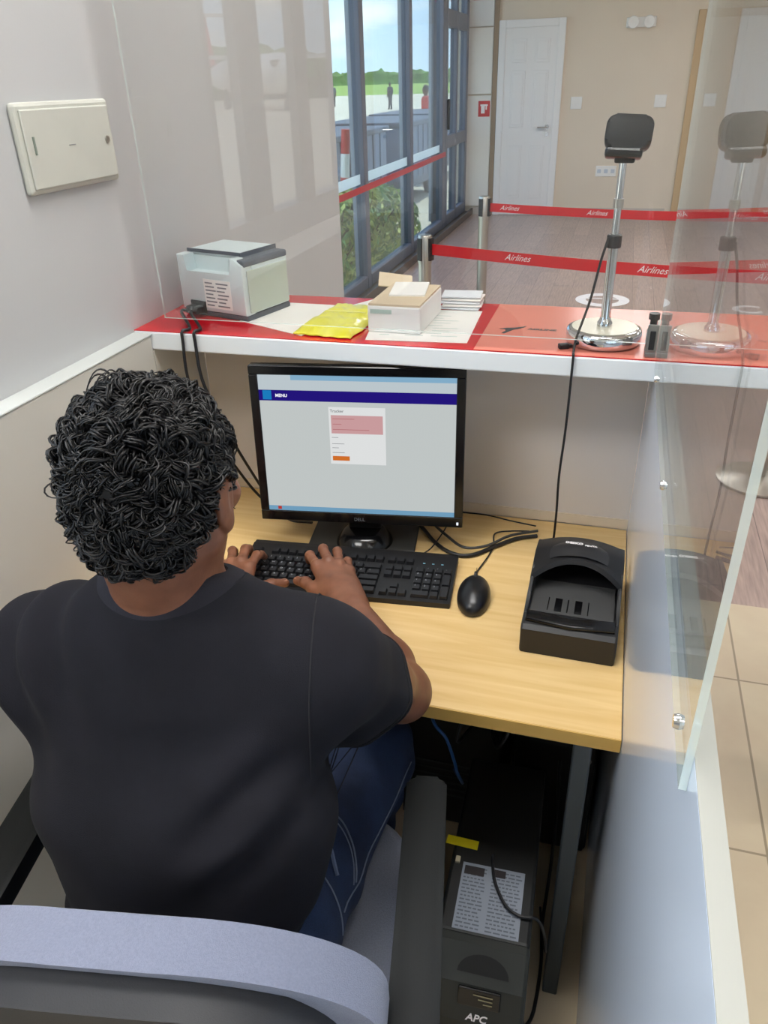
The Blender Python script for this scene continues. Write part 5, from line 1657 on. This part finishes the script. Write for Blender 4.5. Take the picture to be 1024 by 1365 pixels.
S.cap(C7 + V((0, -0.004, -0.05)), C7 + V((0, 0.006, 0.012)), 0.074, 0.066, 0.04)
# folds
def folds(X, Y, Z):
    u = (X + 0.45) * 0.986 + (Y - 0.55) * 0.165
    w = 0.0
    low = np.clip((0.74 - Z) / 0.2, 0, 1)
    w = w + 0.009 * low * np.sin(26 * u + 34 * Z + 2.2 * np.sin(11 * Z + 3 * u))
    w = w + 0.0042 * np.sin(17 * u - 26 * Z + 1.7 * np.sin(13 * u))* np.clip((0.95 - Z) / 0.2, 0, 1)
    lf_ = np.exp(-(((X + 0.64) / 0.09) ** 2 + ((Z - 0.98) / 0.08) ** 2))
    w = w + 0.010 * lf_ * np.sin(85 * (X + 0.5 * Z))
    rf_ = np.exp(-(((X + 0.27) / 0.09) ** 2 + ((Y - 0.76) / 0.09) ** 2))
    w = w + 0.006 * rf_ * np.sin(60 * (Z + 0.9 * Y) + 14 * X)
    ar = np.exp(-(((X + 0.33) / 0.05) ** 2 + ((Z - 0.84) / 0.07) ** 2))
    w = w + 0.008 * ar * np.sin(70 * (Z - 0.7 * X))
    return w
S.displace(folds)
# openings: cuffs, neckline, hem
def cut_end(el, sh, e, r):
    d = (el - sh).normalized()
    S.cap(e + d * 0.010, e + d * 0.16, r, r, 0.0, 'sub')
dR = (REL - RSH).normalized(); dL = (LEL - LSH).normalized()
def plane_cut(p, n, c, rad):
    sl, X, Y, Z = S._sub(np.array(c) - rad, np.array(c) + rad)
    d = (X - p[0]) * n[0] + (Y - p[1]) * n[1] + (Z - p[2]) * n[2]
    S.d[sl] = np.maximum(S.d[sl], d)
plane_cut(re_ + dR * 0.012, (dR + V((0.1, 0.15, -0.05))).normalized(), re_ + dR * 0.09, 0.12)
plane_cut(le_ + dL * 0.012, dL, le_ + dL * 0.09, 0.12)
S.cap(re_ - dR * 0.05, re_ + dR * 0.05, 0.047, 0.052, 0.0, 'sub')
S.cap(le_ - dL * 0.05, le_ + dL * 0.05, 0.049, 0.053, 0.0, 'sub')
nd = V((0.0, 0.12, 0.99)).normalized()
NK = C7 + V((0, 0.010, 0.022))
S.cap(NK - nd * 0.020, NK + nd * 0.12, 0.060, 0.066, 0.008, 'sub')
plane_cut(NK + nd * 0.004, (nd * 0.92 + V((0, 1, 0)) * 0.30).normalized(), NK + nd * 0.04, 0.125)
S.half((-0.44, 0.55, 0.515), (0.0, -0.05, -1.0))
shirt = S.mesh(shift=ROOT).build('t_shirt', M_shirt, person, smooth=True, angle=None)

def snap_tree(o):
    me = o.data
    return BVHTree.FromPolygons([v.co for v in me.vertices], [list(p.vertices) for p in me.polygons])
bt = snap_tree(shirt)
# ribbed collar
q1 = nd.cross(rt).normalized(); q2 = nd.cross(q1)
# lay a ribbed band along the rim of the neck opening
NA = 72
def ring_h(R_):
    hs = []
    for k in range(NA):
        a = 2 * PI * k / NA
        d = q1 * math.cos(a) + q2 * math.sin(a)
        h, n_, i_, ds = bt.ray_cast(NK + nd * 0.10 + d * R_ - ROOT, -nd, 0.22)
        hs.append((0.10 - ds) if h is not None else None)
    okh = [x for x in hs if x is not None]
    hs = [x if x is not None else sum(okh) / len(okh) for x in hs]
    for _ in range(6):
        hs = [(hs[k - 1] + 2 * hs[k] + hs[(k + 1) % NA]) / 4 for k in range(NA)]
    return hs
h70, h76, h83 = ring_h(0.0705), ring_h(0.0765), ring_h(0.083)
cm = MB()
vs, fs = [], []
for k in range(NA):
    a = 2 * PI * k / NA
    d = q1 * math.cos(a) + q2 * math.sin(a)
    for R_, h_ in ((0.0600, h70[k] - 0.012), (0.0605, h70[k] + 0.0045), (0.0635, h70[k] + 0.0075), (0.0690, h70[k] + 0.0062), (0.0765, h76[k] + 0.0042), (0.0825, h83[k] + 0.0030), (0.0835, h83[k] - 0.004)):
        vs.append(NK + nd * h_ + d * R_ - ROOT)
P5 = 7
for k in range(NA):
    for j in range(P5 - 1):
        a0, b0 = k * P5, ((k + 1) % NA) * P5
        fs.append((a0 + j, b0 + j, b0 + j + 1, a0 + j + 1))
cm.mesh_data(vs, fs).build('collar', mat('collar_rib', srgb(46, 46, 53), 0.95, bump=0.4, bscale=700, spec=0.15), shirt, smooth=True)
# cuff hem and shoulder seam
def loop_on(tree, c, n, r, off=0.001, N_=40):
    n = n.normalized(); a1 = n.orthogonal().normalized(); a2 = n.cross(a1)
    out = []
    for k in range(N_):
        a = 2 * PI * k / N_
        d = a1 * math.cos(a) + a2 * math.sin(a)
        h, nn, i_, d_ = tree.ray_cast(c + d * 0.16 - ROOT, -d)
        if h is not None: out.append(h + d * off)
    return out
for c, n in ((re_ - dR * 0.012, (dR + V((0.1, 0.15, -0.05)))), (re_ - dR * 0.002, (dR + V((0.1, 0.15, -0.05))))):
    lp = loop_on(bt, c, n, 0.1)
    if len(lp) > 30: MB().tube(lp, 0.0009, 5, closed=True).build('cuff_seam', mat('seam_thread', srgb(34, 34, 38), 0.9), shirt)
lp = loop_on(bt, RSH - V((0.012, 0.0, 0.05)), V((0.95, 0.25, -0.05)), 0.1)
if len(lp) > 30: MB().tube(lp, 0.0009, 5, closed=True).build('shoulder_seam', mat('seam_thread', srgb(34, 34, 38), 0.9), shirt)

# ------------------------------------------------------------------ jeans and shoes
def denim():
    m, nt, b = _new('blue_denim')
    N, L = nt.nodes, nt.links
    tc = N.new('ShaderNodeTexCoord')
    n = N.new('ShaderNodeTexNoise'); n.inputs['Scale'].default_value = 9; n.inputs['Detail'].default_value = 8
    L.new(tc.outputs['Object'], n.inputs['Vector'])
    r = N.new('ShaderNodeValToRGB')
    r.color_ramp.elements[0].position = 0.3; r.color_ramp.elements[0].color = srgb(18, 29, 54)
    r.color_ramp.elements[1].position = 0.75; r.color_ramp.elements[1].color = srgb(44, 62, 98)
    L.new(n.outputs['Fac'], r.inputs[0])
    w = N.new('ShaderNodeTexNoise'); w.inputs['Scale'].default_value = 700
    L.new(tc.outputs['Object'], w.inputs['Vector'])
    mx = N.new('ShaderNodeMix'); mx.data_type = 'RGBA'; mx.blend_type = 'OVERLAY'; mx.inputs[0].default_value = 0.5
    L.new(r.outputs[0], mx.inputs[6]); L.new(w.outputs['Fac'], mx.inputs[7])
    L.new(mx.outputs[2], b.inputs['Base Color'])
    b.inputs['Roughness'].default_value = 0.9
    bp = N.new('ShaderNodeBump'); bp.inputs['Strength'].default_value = 0.3; bp.inputs['Distance'].default_value = 0.001
    L.new(w.outputs['Fac'], bp.inputs['Height']); L.new(bp.outputs[0], b.inputs['Normal'])
    return m
M_denim = denim()
J = SDF((-0.74, 0.34, 0.03), (-0.18, 1.14, 0.66), 0.005)
J.cap(RH * 0.7 + LH * 0.3 + V((0, -0.02, 0.01)), LH * 0.7 + RH * 0.3 + V((0, -0.02, 0.01)), 0.105, 0.105, 0.04)
J.cap((-0.44, 0.52, 0.53), (-0.445, 0.53, 0.60), 0.112, 0.108, 0.04, wide=rt, su=1.4)
for h_, k_, a_ in ((RH, RK, RA), (LH, LK, LA)):
    J.cap(h_ + V((0, 0, 0.008)), k_, 0.092, 0.070, 0.03)
    J.ell(k_, (0.068, 0.068, 0.066), 0.03)
    J.cap(k_, a_, 0.066, 0.056, 0.02)
J.half((0, 0, 0.085), (0, 0, -1))
def jf(X, Y, Z):
    lap = np.exp(-(((Y - 0.60) / 0.10) ** 2))
    kn = np.exp(-(((Y - 0.93) / 0.08) ** 2))
    return 0.004 * lap * np.sin(60 * Y + 40 * X) + 0.0035 * kn * np.sin(70 * Z + 30 * Y) + 0.0022 * np.sin(28 * Y + 22 * Z + 20 * X)
J.displace(jf)
jeans = J.mesh(shift=ROOT).build('jeans', M_denim, person, smooth=True, angle=None)
jt = snap_tree(jeans)
M_thread = mat('pale_seam_thread', srgb(112, 122, 142), 0.85)
def seam(pts, r=0.0013, m=M_thread, name='seam'):
    out = []
    for p in smooth_path(pts, 8):
        l_, n_, i_, d_ = jt.find_nearest(p - ROOT)
        out.append(l_ + n_ * r * 0.6)
    MB().tube(out, r, 5).build(name, m, jeans)
o_ = V((0, 0, 0))
seam([V((-0.345, 0.70, 0.64)), V((-0.305, 0.715, 0.61)), V((-0.275, 0.690, 0.58)), V((-0.262, 0.650, 0.55))], 0.0014)
seam([V((-0.345, 0.692, 0.64)), V((-0.308, 0.706, 0.61)), V((-0.280, 0.683, 0.58)), V((-0.267, 0.645, 0.55))], 0.0010)
seam([V((-0.335, 0.66, 0.64)), V((-0.300, 0.665, 0.61)), V((-0.283, 0.630, 0.58))], 0.0030, mat('faded_denim_ridge', srgb(116, 128, 156), 0.9), 'faded_ridge')
seam([V((-0.270, 0.60, 0.55)), V((-0.252, 0.75, 0.53)), V((-0.250, 0.92, 0.51))], 0.0012)
seam([V((-0.30, 0.62, 0.62)), V((-0.285, 0.60, 0.58)), V((-0.270, 0.575, 0.54))], 0.0012)
M_shoe = mat('dark_shoe', srgb(40, 40, 44), 0.6)
for a_ in (RA, LA):
    Q = SDF(a_ + V((-0.09, -0.12, -0.11)), a_ + V((0.09, 0.24, 0.06)), 0.005)
    Q.cap(a_ + V((0, -0.02, -0.055)), a_ + V((-0.005, 0.15, -0.065)), 0.044, 0.036, 0.02).cap(a_ + V((0, -0.01, -0.05)), a_ + V((0, 0, 0.0)), 0.045, 0.048, 0.02).half((0, 0, 0.004), (0, 0, -1))
    sh = Q.mesh(shift=ROOT).build('shoe', M_shoe, person, smooth=True, angle=None)
    MB().prism([(x * 0.9, y) for x, y in rounded_rect(0.094, 0.27, 0.045, 8)], 0.0, 0.012, 'XY', M=Matrix.Translation(a_ + V((-0.002, 0.065, -a_.z)) - ROOT)).build('sole', mat('pale_sole', srgb(170, 168, 162), 0.6), sh)

# ------------------------------------------------------------------ hair: dense curls over a cap
M_hair = mat('black_curly_hair', srgb(13, 12, 14), 0.38, spec=0.45, var=0.2, scale=60)
Hs = SDF(HC - V((0.16, 0.17, 0.17)), HC + V((0.16, 0.17, 0.16)), 0.0035)
Hs.ell(HD(0, -0.014, 0.026), (0.0785, 0.099, 0.0880), 0.02, R=HR)
Hs.ell(HD(0.004, -0.056, -0.024), (0.060, 0.047, 0.061), 0.03, R=HR)
# leave the face, ears and the side of the jaw free
Hs.ell(HD(0, 0.105, -0.045), (0.085, 0.075, 0.085), 0.02, 'sub', R=HR)
for s in (-1, 1):
    Hs.ell(HD(s * 0.085, 0.012, -0.050), (0.030, 0.040, 0.050), 0.012, 'sub', R=HR)
Hs.half(HD(0, -0.07, -0.074), hu * -1 + hf * 0.25)
cap_mb = Hs.mesh(shift=ROOT)
hv = np.array(cap_mb.v)
hair = cap_mb.build('hair', M_hair, person, smooth=True, angle=None)
me = hair.data
rr = np.random.RandomState(21)
nv = len(me.vertices)
co_ = np.empty(nv * 3); me.vertices.foreach_get('co', co_); co_ = co_.reshape(-1, 3)
no_ = np.empty(nv * 3); me.vertices.foreach_get('normal', no_); no_ = no_.reshape(-1, 3)
cl0 = np.array(HC - ROOT)
curls = MB()
down_t = np.array([0.0, -0.25, -1.0])
NS = 15
cnt = 0
allv, allf = [], []
base_i = 0
cand = rr.permutation(nv)
hu_n, hf_n, hr_n = np.array(hu), np.array(hf), np.array(hr)
tt = np.linspace(0, 1, NS)
for vi in cand:
    if cnt >= 1300: break
    p0, n = co_[vi], no_[vi]
    rel = p0 - cl0
    lx, ly, lz = rel @ hr_n, rel @ hf_n, rel @ hu_n
    if n @ rel < 0: continue
    if ly > 0.075 and lz < 0.02: continue
    if abs(lx) > 0.045 and ly > -0.045 and lz < -0.030: continue
    if abs(lx) > 0.035 and ly > 0.02 and lz < 0.01: continue
    cnt += 1
    Lk = rr.uniform(0.026, 0.050) * (0.6 if lz < -0.055 else 1.0)
    tang = down_t - n * (down_t @ n)
    tang /= (np.linalg.norm(tang) + 1e-6)
    tang = tang + 0.75 * rr.normal(size=3)
    tang -= n * (tang @ n)
    tang /= (np.linalg.norm(tang) + 1e-6)
    bi = np.cross(n, tang)
    Rk = rr.uniform(0.0042, 0.0075)
    turns = rr.uniform(0.8, 1.35) * (1 if rr.rand() < 0.5 else -1)
    ph = rr.uniform(0, 2 * PI)
    liftk = rr.uniform(0.0, 0.007) + max(0.0, 0.009 * math.sin(75 * p0[0] + 2 * math.sin(60 * p0[2])) * math.sin(70 * p0[1] + 50 * p0[2]))
    liftk = liftk * (0.5 if lz < -0.05 else 1.0)
    for sidx in range(7):
        off = rr.normal(size=2) * 0.0026
        p = p0 + tang * off[0] + bi * off[1]
        L_ = Lk * rr.uniform(0.75, 1.1)
        Rh = Rk * rr.uniform(0.8, 1.15)
        phs = ph + rr.normal() * 0.22
        lift = liftk + rr.uniform(-0.002, 0.003)
        if sidx == 0 and rr.rand() < 0.3:      # a stray curl
            lift += 0.006; L_ *= 1.1
        r0 = rr.uniform(0.0010, 0.0018)
        ang = phs + turns * 2 * PI * tt
        env = np.minimum(1, 2.5 * tt)
        pts = p - n * 0.004 + np.outer(L_ * tt, tang) + np.outer(-(L_ * tt) ** 2 / 0.18 + lift * np.sin(PI * np.minimum(1, tt * 0.8 + 0.1)) + Rh * env * np.cos(ang), n) + np.outer(Rh * env * np.sin(ang), bi)
        tg = np.gradient(pts, axis=0)
        tg /= np.linalg.norm(tg, axis=1)[:, None] + 1e-9
        a1 = np.cross(tg, n); a1 /= np.linalg.norm(a1, axis=1)[:, None] + 1e-9
        a2 = np.cross(tg, a1)
        rad = (r0 * (1 - 0.75 * tt ** 2))[:, None]
        allv.append(np.stack([pts + a1 * rad, pts + a2 * rad, pts - a1 * rad, pts - a2 * rad], 1).reshape(-1, 3))
        for i in range(NS - 1):
            o0 = base_i + i * 4
            for k in range(4):
                k2 = (k + 1) % 4
                allf.append((o0 + k, o0 + k2, o0 + 4 + k2, o0 + 4 + k))
        base_i += NS * 4
curls.v = [tuple(q) for q in np.concatenate(allv)]
curls.f = allf
curls.mi = [0] * len(allf)
tag(curls.build('curls', M_hair, hair, smooth=True, angle=None), kind='stuff')
# eyes and brows (the face looks at the screen)
for s in (-1, 1):
    ey = MB().lathe([(0.0, -0.001), (0.0058, 0.0), (0.0, 0.0012)], (0, 0, 0), 16, 'Y')
    ey.xf(Matrix.Translation(HD(s * 0.031, 0.0916, 0.0) - ROOT) @ Matrix((hr, hf, hu)).transposed().to_4x4())
    ey.build('iris', mat('dark_brown_iris', srgb(40, 26, 20), 0.2), body)
    MB().tube([HD(s * 0.016, 0.101, 0.020) - ROOT, HD(s * 0.032, 0.099, 0.024) - ROOT, HD(s * 0.050, 0.086, 0.019) - ROOT], [0.003, 0.0035, 0.0015], 6).build('eyebrow', M_hair, body, smooth=True)
